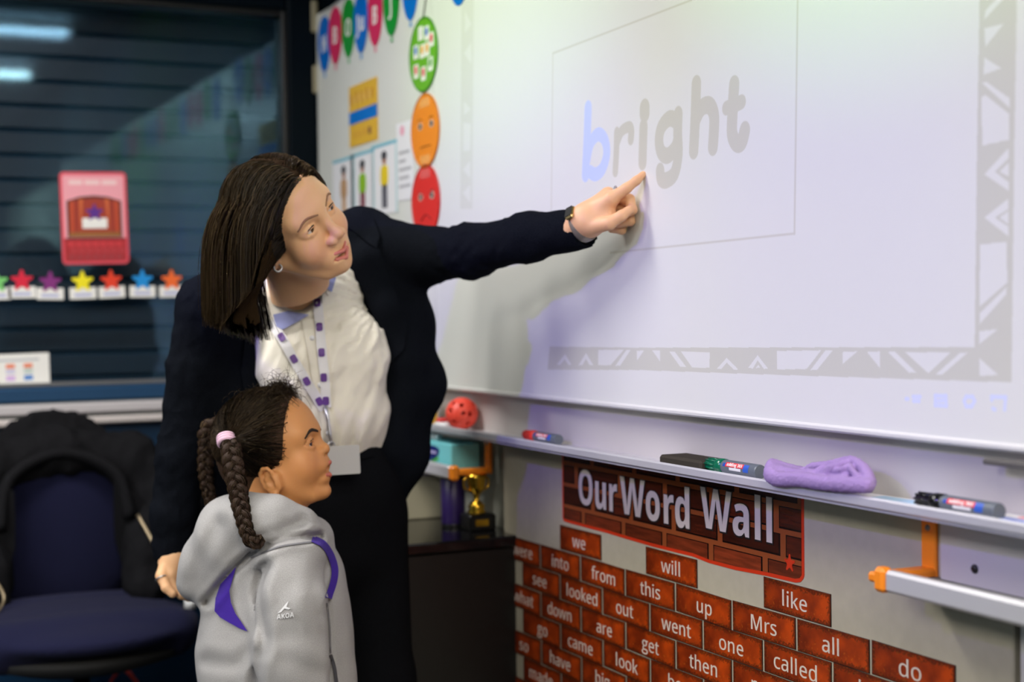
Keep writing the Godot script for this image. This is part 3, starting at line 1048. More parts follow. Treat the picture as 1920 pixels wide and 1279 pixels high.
	var po := thing("poster", "small yellow poster with a broad blue band across the middle", "poster", Vector3(BX - 0.001, pc.y, pc.x), wall_turn)
	put("sheet", slab_mesh(rect(-0.105, -0.078, 0.105, 0.078), 0.001), mat(rgb8(228, 182, 58), 0.45), po)
	put("blue_band", slab_mesh(rect(-0.105, -0.020, 0.105, 0.012), 0.0005, Transform3D.IDENTITY, 0.001), mat(rgb8(0, 115, 205), 0.45), po)
	for k in 9:
		put("print", slab_mesh(rect(-0.088 + k * 0.019, 0.030, -0.079 + k * 0.019, 0.030 + [0.026, 0.02, 0.03, 0.024][k % 4]), 0.0005, Transform3D.IDENTITY, 0.001), mat([rgb8(190, 110, 30), rgb8(235, 205, 120)][k % 2], 0.5), po)
	for k in 4:
		put("print", slab_mesh(rect(-0.07 + k * 0.036, -0.058, -0.052 + k * 0.036, -0.040), 0.0005, Transform3D.IDENTITY, 0.001), mat([rgb8(215, 160, 60), rgb8(120, 60, 60)][1 if k == 3 else 0], 0.5), po)
	# cards with standing figures under a pale blue strip
	var figs := [[646, 350, 0.088, "a tan figure with dark hair", rgb8(190, 150, 110), rgb8(205, 165, 125)], [681, 340, 0.088, "a figure in a green top and maroon trousers", rgb8(140, 190, 40), rgb8(125, 35, 55)], [722, 325, 0.088, "a figure in a yellow top and dark trousers", rgb8(232, 205, 40), rgb8(60, 60, 75)]]
	for f in figs:
		var c := zy(f[0], f[1], BX)
		var o := thing("picture_card", "white picture card showing %s" % f[3], "picture card", Vector3(BX - 0.001, c.y, c.x), wall_turn, "picture cards in a row on the whiteboard")
		put("card", slab_mesh(rect(-f[2], -0.10, f[2], 0.075), 0.0008), M.paper, o)
		put("blue_strip", slab_mesh(rect(-f[2], 0.067, f[2], 0.075), 0.0005, Transform3D.IDENTITY, 0.0008), mat(rgb8(110, 185, 205), 0.5), o)
		put("blue_edge", slab_mesh(rect(f[2] - 0.012, -0.10, f[2], 0.067), 0.0005, Transform3D.IDENTITY, 0.0008), mat(rgb8(185, 212, 216), 0.5), o)
		put("hair", slab_mesh(oval(Vector2(0, 0.044), 0.018, 0.011, 18), 0.0006, Transform3D.IDENTITY, 0.001), M.ink, o)
		put("face", slab_mesh(oval(Vector2(0, 0.033), 0.014, 0.012, 18), 0.0006, Transform3D.IDENTITY, 0.0008), mat(rgb8(175, 120, 85), 0.5), o)
		put("top", slab_mesh(smooth_ring([Vector2(-0.02, -0.028), Vector2(-0.026, 0.0), Vector2(-0.018, 0.018), Vector2(0.018, 0.018), Vector2(0.026, 0.0), Vector2(0.02, -0.028)], 4), 0.0006, Transform3D.IDENTITY, 0.0008), mat(f[4], 0.5), o)
		for s in [-1.0, 1.0]:
			put("leg", slab_mesh(rect(s * 0.010 - 0.008, -0.085, s * 0.010 + 0.008, -0.028), 0.0006, Transform3D.IDENTITY, 0.0008), mat(f[5], 0.5), o)
	var tc := zy(762, 295, BX)
	var to := thing("text_card", "white text card with a pink mark left of the orange face sign", "text card", Vector3(BX - 0.001, tc.y, tc.x), wall_turn)
	put("card", slab_mesh(rect(-0.06, -0.10, 0.05, 0.085), 0.0008), M.paper, to)
	put("pink_mark", slab_mesh(oval(Vector2(-0.02, 0.065), 0.014, 0.012, 16), 0.0005, Transform3D.IDENTITY, 0.0008), mat(rgb8(235, 170, 190), 0.5), to)
	for k in 5:
		put("print", slab_mesh(rect(-0.045, -0.07 + k * 0.02, [0.03, 0.02, 0.035, 0.0, 0.025][k], -0.064 + k * 0.02), 0.0005, Transform3D.IDENTITY, 0.0008), mat(rgb8(170, 170, 175), 0.5), to)

func ring_pts(r: float, z: float) -> Array:
	var o := []
	for k in 36:
		o.append(Vector3(cos(TAU * k / 36) * r, sin(TAU * k / 36) * r, z))
	return o

# ---------------------------------------------------------------- things on the pen tray
const LEDGE := 0.9602
func marker(label: String, cap: Color, px0: float, px1: float, py: float, x: float, r: float, tilt := 0.0) -> void:
	var z0 := on_x(px0, py, x).z
	var z1 := on_x(px1, py, x).z
	var l := z1 - z0
	var o := thing("marker_pen", label, "marker", Vector3(x, LEDGE + r * 1.08, z0), wall_turn * Basis(Vector3(0, 1, 0), tilt), "board markers on the tray")
	var turn := Transform3D(Basis(Vector3(0, 0, 1), -PI / 2), Vector3.ZERO)          # lathe axis along local x
	var body := mat(rgb8(96, 104, 112), 0.35)
	put("barrel", lathe_mesh([Vector2(0.0, l * 0.34), Vector2(r * 0.94, l * 0.34), Vector2(r * 0.96, l * 0.36), Vector2(r * 0.96, l * 0.985), Vector2(r * 0.90, l), Vector2(0.0, l)], 28, turn, false), body, o)
	var cst := mb()
	lathe(cst, [Vector2(0.0, 0.0), Vector2(r * 0.66, 0.0), Vector2(r * 0.74, l * 0.01), Vector2(r * 0.82, l * 0.2), Vector2(r * 0.98, l * 0.215), Vector2(r * 1.02, l * 0.23), Vector2(r * 1.02, l * 0.345), Vector2(0.0, l * 0.345)], 28, turn)
	for k in 9:
		var f := TAU * k / 9.0
		tube(cst, [Vector3(l * 0.0, cos(f) * r * 0.76, sin(f) * r * 0.76), Vector3(l * 0.2, cos(f) * r * 0.82, sin(f) * r * 0.82)], [r * 0.13], 6)
	put("cap", fin(cst), mat(cap, 0.22), o)
	# printed label wrapped round the barrel
	var wrap := func(flat: ArrayMesh, lift: float, roll: float) -> ArrayMesh:
		var a := flat.surface_get_arrays(0)
		var v: PackedVector3Array = a[Mesh.ARRAY_VERTEX]
		for i in v.size():
			var f := roll + v[i].y / r
			var q := r * 0.96 + lift + v[i].z
			v[i] = Vector3(v[i].x, q * sin(f), q * cos(f))
		return ribbon_fix(v, a)
	var grid := func(x0: float, x1: float, y0: float, y1: float) -> ArrayMesh:
		var st := mb()
		for k in 8:
			var ya := lerpf(y0, y1, k / 8.0)
			var yb := lerpf(y0, y1, (k + 1) / 8.0)
			quad(st, Vector3(x0, ya, 0), Vector3(x1, ya, 0), Vector3(x1, yb, 0), Vector3(x0, yb, 0), Vector3(0, 0, 1))
		return fin(st)
	var roll := 0.25
	put("label", wrap.call(grid.call(l * 0.44, l * 0.78, -r * 0.05, r * 0.62), 0.0002, roll), mat(rgb8(222, 52, 58), 0.4), o)
	put("label_text", wrap.call(grid.call(l * 0.52, l * 0.74, -r * 0.5, -r * 0.12), 0.0002, roll), mat(rgb8(225, 225, 225), 0.5), o)
	put("label_mark", wrap.call(grid.call(l * 0.78, l * 0.88, -r * 0.5, r * 0.62), 0.00015, roll), mat(rgb8(45, 90, 185), 0.4), o)
	put("label_mark", wrap.call(grid.call(l * 0.39, l * 0.44, -r * 0.05, r * 0.45), 0.00015, roll), mat(rgb8(30, 70, 160), 0.4), o)
	var txt := letters("edding 365", r * 0.45, 0.0002, true, 1.0)
	var a := txt.surface_get_arrays(0)
	var v: PackedVector3Array = a[Mesh.ARRAY_VERTEX]
	var wide := txt.get_aabb().size.x
	for i in v.size():
		v[i].x = v[i].x * (l * 0.29 / wide) + l * 0.615
		v[i].y += r * 0.28
	a[Mesh.ARRAY_VERTEX] = v
	var moved := ArrayMesh.new()
	moved.add_surface_from_arrays(Mesh.PRIMITIVE_TRIANGLES, a)
	put("lettering", wrap.call(moved, 0.0005, roll), M.white_print, o)

func ribbon_fix(v: PackedVector3Array, a: Array) -> ArrayMesh:
	a[Mesh.ARRAY_VERTEX] = v
	var idx: PackedInt32Array = a[Mesh.ARRAY_INDEX] if a[Mesh.ARRAY_INDEX] != null else PackedInt32Array(range(v.size()))
	a[Mesh.ARRAY_INDEX] = idx
	a[Mesh.ARRAY_NORMAL] = Field.normals(v, idx)
	a[Mesh.ARRAY_TANGENT] = null
	var m := ArrayMesh.new()
	m.add_surface_from_arrays(Mesh.PRIMITIVE_TRIANGLES, a)
	return m

func tray_things() -> void:
	marker("black-capped grey board marker at the right end of the pen tray", rgb8(10, 10, 12), 1723, 1874, 950, 1.282, 0.0112)
	marker("green-capped grey board marker between the sponge and the lilac cloth", rgb8(0, 100, 70), 1329, 1426, 880, 1.29, 0.0115)
	marker("red-capped grey board marker next to the red ball", rgb8(235, 60, 45), 985, 1048, 818, 1.295, 0.0105)
	# ball with finger holes
	var bz := on_x(865, 778, 1.288).z
	var r := 0.0355
	var b := thing("play_ball", "hollow red plastic ball with round holes on the pen tray", "ball", Vector3(1.289, LEDGE + r, bz))
	var f := Field.new(Vector3.ONE * -0.045, Vector3.ONE * 0.045, 0.0018)
	f.ell(Vector3.ZERO, Vector3.ONE * r, 0.001)
	f.ell(Vector3.ZERO, Vector3.ONE * (r - 0.004), 0.001, Basis.IDENTITY, true)
	var to_eye := Vector3(-0.36, 0.06, 0.93)
	var rt := to_eye.cross(Vector3.UP).normalized() * -1.0
	for q in [[-0.02, 0.55], [0.08, 0.0], [0.5, -0.02], [0.35, -0.62], [-0.75, 0.2], [-0.5, -0.5], [-0.55, 0.7], [0.75, 0.55]]:
		var dir: Vector3 = (rt * q[0] + Vector3.UP * q[1] + to_eye.normalized() * sqrt(maxf(0.05, 1.0 - q[0] * q[0] - q[1] * q[1]))).normalized()
		f.ell(dir * r, Vector3.ONE * 0.0052, 0.0008, Basis.IDENTITY, true)
		f.ell(-dir * r, Vector3.ONE * 0.0052, 0.0008, Basis.IDENTITY, true)
	put("shell", net(f.mesh()), mat(rgb8(245, 80, 62), 0.4), b)
	var wz := on_x(838, 790, 1.285).z
	var e := thing("board_rubber", "small white board rubber left of the red ball", "eraser", Vector3(1.285, LEDGE, wz), wall_turn)
	put("pad", box_mesh(Vector3(0, 0.006, 0), Vector3(0.06, 0.012, 0.04), 0.004), mat(rgb8(235, 235, 238), 0.8), e)
	put("grip", box_mesh(Vector3(-0.022, 0.016, 0), Vector3(0.02, 0.010, 0.03), 0.004), mat(rgb8(225, 60, 60), 0.4), e)
	var yz := on_x(820, 770, 1.30).z
	var y := thing("pen_pot", "short yellow pot at the far end of the pen tray behind the jacket", "pot", Vector3(1.29, LEDGE, yz - 0.03))
	put("pot", lathe_mesh([Vector2(0, 0), Vector2(0.02, 0), Vector2(0.024, 0.05), Vector2(0.022, 0.05), Vector2(0.019, 0.004), Vector2(0, 0.004)], 24), mat(rgb8(240, 190, 60), 0.4), y)
	# dark sponge
	var s0 := on_x(1252, 866, 1.29).z
	var s1 := on_x(1330, 872, 1.29).z
	var sp := thing("sponge", "flat dark brown felt sponge left of the green marker", "sponge", Vector3(1.30, LEDGE, (s0 + s1) / 2), wall_turn)
	put("felt", box_mesh(Vector3(0, 0.009, 0), Vector3(s1 - s0, 0.018, 0.055), 0.004), cloth(rgb8(74, 66, 54), 1.0, 300.0, 0.2, 0.35), sp)
	# leaflets lying on the tray
	var l := thing("leaflet", "printed blue and yellow leaflet lying under the lilac cloth", "leaflet", Vector3(1.295, LEDGE, on_x(1650, 938, 1.29).z), wall_turn * Basis(Vector3(0, 1, 0), 0.06))
	put("sheet", box_mesh(Vector3(0, 0.001, 0), Vector3(0.20, 0.002, 0.055)), M.paper, l)
	put("print", box_mesh(Vector3(-0.05, 0.0022, 0.012), Vector3(0.05, 0.0006, 0.02)), mat(rgb8(225, 180, 110), 0.5), l)
	put("print", box_mesh(Vector3(0.03, 0.0022, 0.0), Vector3(0.10, 0.0006, 0.04)), mat(rgb8(170, 205, 230), 0.5), l)
	put("print", box_mesh(Vector3(-0.09, 0.0022, 0.0), Vector3(0.02, 0.0006, 0.05)), mat(rgb8(60, 60, 75), 0.5), l)
	var l2 := thing("leaflet", "white leaflet with blue print at the right edge of the frame", "leaflet", Vector3(1.295, LEDGE, on_x(1935, 990, 1.29).z), wall_turn * Basis(Vector3(0, 1, 0), -0.05))
	put("sheet", box_mesh(Vector3(0, 0.002, 0), Vector3(0.15, 0.004, 0.055)), M.paper, l2)
	put("print", box_mesh(Vector3(-0.01, 0.0043, 0.01), Vector3(0.10, 0.0006, 0.02)), mat(rgb8(120, 140, 210), 0.5), l2)
	put("print", box_mesh(Vector3(0.01, 0.0043, -0.015), Vector3(0.10, 0.0006, 0.012)), mat(rgb8(225, 120, 120), 0.5), l2)
	towel()

func towel() -> void:
	var o := thing("cleaning_cloth", "crumpled lilac terry cleaning cloth draped over the tray lip", "cloth")
	var c := func(px: float, py: float, x: float) -> Vector3: return on_x(px, py, x)
	var f := Field.new(c.call(1430, 930, 1.33) + Vector3(-0.11, -0.06, -0.05), c.call(1645, 880, 1.33) + Vector3(0.01, 0.09, 0.13), 0.0022)
	var run := func(list: Array, r: float, k: float) -> void:
		var p := []
		var rr := []
		for q in list:
			p.append(c.call(q[0], q[1], q[2]))
			rr.append(q[3] if q.size() > 3 else r)
		p = smooth_path(p, 4)
		var r2 := []
		for i in p.size():
			var t := float(i) / 4.0
			var j := mini(int(t), rr.size() - 1)
			r2.append(lerpf(rr[j], rr[mini(j + 1, rr.size() - 1)], t - j))
		f.chain(p, r2, k)
	run.call([[1447, 868, 1.262, 0.006], [1447, 890, 1.25, 0.011], [1465, 899, 1.247, 0.010], [1500, 899, 1.247, 0.010], [1540, 905, 1.247, 0.010], [1590, 909, 1.25, 0.010], [1628, 911, 1.255, 0.009]], 0.01, 0.004)
	run.call([[1450, 872, 1.268, 0.006], [1475, 884, 1.275, 0.009], [1505, 892, 1.28, 0.010], [1540, 897, 1.285, 0.011]], 0.01, 0.008)
	run.call([[1455, 885, 1.26, 0.010], [1490, 895, 1.265, 0.011], [1530, 902, 1.27, 0.011], [1580, 905, 1.27, 0.011], [1620, 905, 1.27, 0.010]], 0.01, 0.006)
	run.call([[1500, 888, 1.272, 0.004], [1525, 876, 1.275, 0.006], [1555, 874, 1.275, 0.007], [1585, 865, 1.28, 0.006], [1603, 866, 1.275, 0.006], [1622, 882, 1.268, 0.007], [1632, 905, 1.262, 0.008]], 0.006, 0.003)
	run.call([[1532, 895, 1.262, 0.006], [1552, 884, 1.258, 0.007], [1572, 874, 1.262, 0.006], [1590, 868, 1.27, 0.005]], 0.006, 0.003)
	run.call([[1555, 897, 1.262, 0.006], [1578, 897, 1.255, 0.006], [1595, 888, 1.262, 0.005], [1607, 876, 1.27, 0.004]], 0.006, 0.003)
	run.call([[1500, 896, 1.262, 0.004], [1515, 886, 1.26, 0.005], [1525, 893, 1.258, 0.006]], 0.006, 0.003)
	run.call([[1620, 885, 1.275, 0.008], [1615, 900, 1.28, 0.011], [1560, 890, 1.30, 0.010], [1500, 890, 1.30, 0.01]], 0.008, 0.006)
	run.call([[1545, 900, 1.268, 0.009], [1575, 893, 1.275, 0.010], [1605, 893, 1.278, 0.010]], 0.009, 0.004)
	run.call([[1470, 880, 1.262, 0.003], [1500, 886, 1.258, 0.004], [1530, 884, 1.262, 0.004], [1545, 876, 1.268, 0.004]], 0.004, 0.002)
	run.call([[1590, 872, 1.262, 0.003], [1600, 885, 1.256, 0.004], [1612, 898, 1.256, 0.004]], 0.004, 0.002)
	run.call([[1565, 884, 1.257, 0.003], [1580, 880, 1.255, 0.004], [1594, 872, 1.262, 0.003]], 0.003, 0.002)
	var n := FastNoiseLite.new()
	n.frequency = 240.0
	var m := displaced(f.mesh(), func(p: Vector3, _n: Vector3) -> float: return n.get_noise_3dv(p) * 0.0016)
	var t := cloth(rgb8(192, 158, 224), 1.0, 260.0, 0.18, 0.10, 0.3)
	put("cloth", net(m), t, o)

# ---------------------------------------------------------------- display rails under the tray
func rails() -> void:
	# right: starts at an orange bracket and runs out of the frame towards us
	var bz := on_x(1746, 1000, WX).z
	var ry := on_x(1657, 1086, 1.238).y
	var cz := on_x(1657, 1086, 1.238).z
	var o := thing("display_rail", "aluminium display rail with orange end cap below the pen tray at right", "display rail", Vector3(WX, ry, cz), wall_turn, "display rails under the pen tray")
	rail(o, 1.0, bz - cz, 1.3)
	put("back_plate", span_mesh(Vector3(bz - cz + 0.025, -0.02, -0.0), Vector3(1.3, 0.095, 0.008), 0.002), mat(rgb8(190, 186, 192), 0.5), o)
	var sx := on_x(1828, 1067, WX - 0.008)
	var sc := put("screw", lathe_mesh([Vector2(0, 0.003), Vector2(0.004, 0.003), Vector2(0.006, 0.001), Vector2(0.006, 0)], 20, Transform3D(Basis(Vector3(1, 0, 0), PI / 2), Vector3(sx.z - cz, sx.y - ry, 0.008))), mat(rgb8(50, 50, 52), 0.3, 0.6), o)
	put("slot", box_mesh(Vector3(sx.z - cz, sx.y - ry, 0.0112), Vector3(0.008, 0.0014, 0.0008)), M.black, sc)
	# left: its near end, the rest runs away behind the jacket
	var lz := on_x(918, 860, WX).z
	var l := on_x(851, 887, 1.238)
	var p := thing("display_rail", "aluminium display rail with orange end cap behind the jacket at left", "display rail", Vector3(WX, l.y, l.z), wall_turn, "display rails under the pen tray")
	rail(p, -1.0, lz - l.z, 0.75)

func rail(o: Node3D, dir: float, to_bracket: float, length: float) -> void:
	var d := 0.102
	var cap := mb()
	span(cap, Vector3(-0.011, -0.0165, d - 0.010), Vector3(0.010, 0.0155, d + 0.010), 0.005)
	put("end_cap", fin(cap), M.orange, o)
	var e := dir * length
	var bar := mb()
	span(bar, Vector3(minf(0.010 * dir, e), -0.0145, d - 0.008), Vector3(maxf(0.010 * dir, e), 0.0135, d + 0.008), 0.004)
	put("bar", fin(bar), M.alu, o)
	put("shelf_plate", span_mesh(Vector3(minf(to_bracket, e), -0.013, 0.0), Vector3(maxf(to_bracket, e), -0.008, d - 0.008)), mat(rgb8(112, 114, 104), 0.6), o)
	var w := 0.014
	var br := put("bracket", span_mesh(Vector3(to_bracket - w, -0.010, -0.001), Vector3(to_bracket + w, 0.10, 0.006), 0.002), M.orange, o)
	put("bracket_arm", span_mesh(Vector3(to_bracket - w, -0.010, 0.004), Vector3(to_bracket + w, 0.003, d - 0.007), 0.003), M.orange, br)
	put("screw", lathe_mesh([Vector2(0, 0.0025), Vector2(0.003, 0.002), Vector2(0.0045, 0)], 14, Transform3D(Basis(Vector3(1, 0, 0), PI / 2), Vector3(to_bracket, 0.055, 0.006))), M.alu_dark, br)

# ---------------------------------------------------------------- black cabinet and what stands on it
func cabinet_corner() -> void:
	var zf := -2.815
	var top := on_z(940, 1006, zf).y
	var wr := WX + 0.026
	var o := thing("cabinet", "low glossy black cabinet against the wall beyond the word cards", "cabinet", Vector3(1.10, 0, -3.3))
	put("carcass", span_mesh(Vector3(-0.10, 0.05, -0.38), Vector3(wr - 1.10, top - 0.024, zf + 3.3 - 0.004), 0.004), mat(rgb8(9, 8, 8), 0.4), o)
	put("top_board", span_mesh(Vector3(-0.11, top - 0.024, -0.39), Vector3(wr - 1.10, top, zf + 3.3 + 0.004), 0.004), mat(rgb8(16, 16, 18), 0.12), o)
	put("plinth", span_mesh(Vector3(-0.09, 0, -0.36), Vector3(wr - 1.11, 0.05, zf + 3.28)), M.black_matte, o)
	# trophy
	var tz := -2.93
	var tp := on_z(894, 1000, tz)
	var t := thing("trophy", "small gold cup trophy on a black base on the cabinet", "trophy", Vector3(tp.x, top, tz))
	put("base", span_mesh(Vector3(-0.028, 0, -0.028), Vector3(0.034, 0.035, 0.028), 0.003), M.black, t)
	put("cup", lathe_mesh([Vector2(0, 0.0330), Vector2(0.018, 0.0330), Vector2(0.020, 0.0393), Vector2(0.016, 0.0449), Vector2(0.019, 0.0505), Vector2(0.012, 0.0589), Vector2(0.006, 0.0645), Vector2(0.008, 0.0701), Vector2(0.006, 0.0743), Vector2(0.014, 0.0813), Vector2(0.019, 0.0925), Vector2(0.0215, 0.1135), Vector2(0.023, 0.1205), Vector2(0.020, 0.1191), Vector2(0.016, 0.0925), Vector2(0, 0.0841)], 28), M.gold, t)
	for s in [-1.0, 1.0]:
		put("handle", tube_mesh(smooth_path([Vector3(s * 0.012, 0.083, 0), Vector3(s * 0.026, 0.090, 0), Vector3(s * 0.029, 0.107, 0), Vector3(s * 0.020, 0.114, 0)], 5), [0.0025], 8), M.gold, t)
	put("plaque", box_mesh(Vector3(0, 0.018, 0.0288), Vector3(0.03, 0.014, 0.001)), M.gold, t)
	# purple drinks bottle / tumbler
	var pz := -3.0
	var pp := on_z(850, 980, pz)
	var p := thing("tumbler", "tall dark purple tumbler standing on the cabinet left of the trophy", "tumbler", Vector3(pp.x, top, pz))
	put("body", lathe_mesh([Vector2(0, 0), Vector2(0.024, 0), Vector2(0.026, 0.003), Vector2(0.027, 0.105), Vector2(0.024, 0.108), Vector2(0.021, 0.01), Vector2(0, 0.01)], 28), mat(rgb8(40, 22, 82), 0.4), p)
	put("foot_ring", lathe_mesh([Vector2(0.0262, 0.0), Vector2(0.027, 0.004), Vector2(0.0262, 0.008)], 28), M.black, p)
	# pale storage box behind
	var q := on_z(790, 1010, -3.14)
	var b := thing("storage_box", "pale cardboard storage box with a lilac lid edge beside the jacket hem", "storage box", Vector3(q.x, top, -3.2))
	put("box", span_mesh(Vector3(-0.10, 0, -0.05), Vector3(0.055, 0.098, 0.06), 0.003), mat(rgb8(200, 194, 168), 0.7), b)
	put("lid", span_mesh(Vector3(-0.103, 0.098, -0.053), Vector3(0.058, 0.112, 0.063), 0.003), mat(rgb8(214, 204, 226), 0.6), b)
	# tissue box in the left rail
	var l := on_x(825, 870, 1.285)
	var n := thing("tissue_box", "turquoise tissue box with a dark blue logo in the left rail", "tissue box", Vector3(1.289, on_x(851, 887, 1.238).y - 0.0077, on_x(880, 880, 1.29).z - 0.10), wall_turn)
	put("carton", span_mesh(Vector3(-0.13, 0, -0.040), Vector3(0.07, 0.062, 0.030), 0.003), mat(rgb8(120, 205, 212), 0.5), n)
	put("logo", slab_mesh(smooth_ring([Vector2(-0.052, 0.018), Vector2(-0.055, 0.050), Vector2(0.004, 0.048), Vector2(-0.004, 0.030)], 4), 0.0008, Transform3D.IDENTITY, 0.030), mat(rgb8(18, 30, 110), 0.4), n)
	put("green_swoosh", slab_mesh(PackedVector2Array([Vector2(-0.055, 0.007), Vector2(-0.05, 0.015), Vector2(0.0, 0.030), Vector2(0.006, 0.024)]), 0.0008, Transform3D.IDENTITY, 0.030), mat(rgb8(70, 170, 60), 0.4), n)
	put("lettering", box_mesh(Vector3(-0.026, 0.038, 0.0311), Vector3(0.036, 0.006, 0.0006)), mat(rgb8(180, 170, 215), 0.5), n)
	var f := Field.new(Vector3(-0.16, 0.03, -0.05), Vector3(0.02, 0.135, 0.045), 0.003)
	f.chain([Vector3(-0.09, 0.058, -0.005), Vector3(-0.10, 0.068, 0.012), Vector3(-0.118, 0.070, 0.028)], [0.014, 0.009, 0.006], 0.006)
	f.chain([Vector3(-0.07, 0.058, -0.005), Vector3(-0.06, 0.066, 0.002), Vector3(-0.05, 0.070, 0.010)], [0.012, 0.009, 0.005], 0.006)
	put("tissue", net(f.mesh()), mat(rgb8(240, 244, 245), 0.9), n)
	put("dark_slot", span_mesh(Vector3(0.02, 0.0622, -0.02), Vector3(0.05, 0.0632, 0.01)), M.black_matte, n)

# ---------------------------------------------------------------- things stuck on the window
func window_things() -> void:
	var gz := -4.0235
	var pc := xy(177, 409, gz)
	var o := thing("poster", "pink poster of a red theatre stage with a purple star on the window", "poster", Vector3(pc.x, pc.y, gz), Basis(Vector3(0, 0, 1), 0.022))
	var w := 0.086
	var h := 0.121
	put("border", slab_mesh(rect(-w, -h, w, h, 0.012), 0.0012), mat(rgb8(216, 72, 88), 0.4), o)
	put("sheet", slab_mesh(rect(-w + 0.007, -0.055, w - 0.007, h - 0.008, 0.006), 0.0006, Transform3D.IDENTITY, 0.0012), mat(rgb8(236, 160, 172), 0.4), o)
	put("seats", slab_mesh(rect(-w + 0.007, -h + 0.008, w - 0.007, -0.052, 0.004), 0.0006, Transform3D.IDENTITY, 0.0012), mat(rgb8(168, 30, 40), 0.4), o)
	for r in 3:
		for k in 7:
			put("seat", slab_mesh(oval(Vector2(-0.062 + k * 0.0205 + (r % 2) * 0.006, -0.068 - r * 0.017), 0.0095, 0.0085, 14), 0.0004, Transform3D.IDENTITY, 0.0018), mat(rgb8(196 - 18 * r, 48, 56), 0.4), o)
	var stage := []
	for p in [[-0.07, -0.05], [-0.07, 0.045], [-0.035, 0.056], [0.0, 0.059], [0.035, 0.056], [0.07, 0.045], [0.07, -0.05]]:
		stage.append(Vector2(p[0], p[1]))
	put("stage_frame", slab_mesh(PackedVector2Array(stage), 0.0006, Transform3D.IDENTITY, 0.0018), mat(rgb8(70, 30, 25), 0.4), o)
	var inner := PackedVector2Array()
	for p in stage:
		inner.append(p * 0.92 + Vector2(0, -0.002))
	put("curtain_back", slab_mesh(inner, 0.0004, Transform3D.IDENTITY, 0.0024), mat(rgb8(160, 50, 30), 0.4), o)
	for s in [-1.0, 1.0]:
		for k in 3:
			put("curtain", slab_mesh(PackedVector2Array([Vector2(s * (0.062 - k * 0.012), -0.038), Vector2(s * (0.062 - k * 0.012), 0.044 + k * 0.003), Vector2(s * (0.052 - k * 0.012), 0.047 + k * 0.002), Vector2(s * (0.054 - k * 0.008), -0.038)]), 0.0004, Transform3D.IDENTITY, 0.0028), mat([rgb8(190, 70, 35), rgb8(150, 42, 26), rgb8(205, 100, 50)][k], 0.4), o)
	put("stage_floor", slab_mesh(rect(-0.066, -0.05, 0.066, -0.037), 0.0004, Transform3D.IDENTITY, 0.0028), mat(rgb8(150, 95, 45), 0.4), o)
	put("label", slab_mesh(rect(-0.032, -0.027, 0.032, 0.0, 0.002), 0.0006, Transform3D.IDENTITY, 0.0034), M.white_print, o)
	put("star", slab_mesh(star(Vector2(0, 0.014), 0.023), 0.0008, Transform3D.IDENTITY, 0.0036), mat(rgb8(86, 34, 140), 0.4), o)
	for k in 3:
		put("heading", slab_mesh(rect([-0.062, -0.022, 0.022][k], 0.088, [-0.028, 0.016, 0.060][k], 0.099), 0.0004, Transform3D.IDENTITY, 0.0018), mat(rgb8(240, 205, 205), 0.5), o)
	# star name labels in a row
	var stars := [[-6, 538, "green", rgb8(120, 200, 110)], [41, 535, "crimson", rgb8(214, 22, 58)], [94, 538, "purple", rgb8(128, 38, 120)], [155, 537, "yellow", rgb8(242, 226, 20)], [209, 535, "red-orange", rgb8(226, 58, 28)], [267, 534, "blue", rgb8(0, 138, 214)], [322, 534, "orange", rgb8(238, 104, 36)]]
	for s in stars:
		var c := xy(s[0], s[1], gz)
		var q := thing("star_label", "white name label topped by a %s paper star on the window" % s[3 - 1], "star label", Vector3(c.x, c.y, gz), Basis(Vector3(0, 0, 1), [0.03, 0.01, -0.02, 0.03, 0.05, 0.0, 0.02][stars.find(s)]), "star labels in a row on the window")
		put("label", slab_mesh(rect(-0.034, -0.033, 0.034, -0.003, 0.002), 0.001), M.white_print, q)
		put("star", slab_mesh(star(Vector2(0, 0.012), 0.029, 0.52), 0.001, Transform3D.IDENTITY, 0.001), mat(s[3], 0.4), q)
		put("writing", slab_mesh(rect(-0.022, -0.026, 0.022, -0.019), 0.0004, Transform3D.IDENTITY, 0.001), mat(rgb8(170, 175, 215), 0.6), q)
	# white notice at the left edge
	var nc := xy(40, 693, gz)
	var n := thing("notice", "white laminated notice with coloured squares low on the window", "notice", Vector3(nc.x, nc.y, gz), Basis(Vector3(0, 0, 1), 0.02))
	put("sheet", slab_mesh(rect(-0.12, -0.041, 0.07, 0.041, 0.003), 0.001), M.white_print, n)
	put("heading", slab_mesh(rect(-0.10, 0.022, 0.045, 0.028), 0.0004, Transform3D.IDENTITY, 0.001), mat(rgb8(190, 190, 195), 0.6), n)
	for k in 2:
		var x := -0.038 + k * 0.044
		put("square", slab_mesh(rect(x, 0.004, x + 0.022, 0.015), 0.0004, Transform3D.IDENTITY, 0.001), mat(rgb8(232, 130, 95), 0.5), n)
		put("square", slab_mesh(rect(x, -0.010, x + 0.022, 0.002), 0.0004, Transform3D.IDENTITY, 0.001), mat([rgb8(205, 200, 225), rgb8(190, 205, 200)][k], 0.5), n)
		put("square", slab_mesh(rect(x, -0.028, x + 0.022, -0.015), 0.0004, Transform3D.IDENTITY, 0.001), mat([rgb8(210, 175, 225), rgb8(85, 135, 205)][k], 0.5), n)
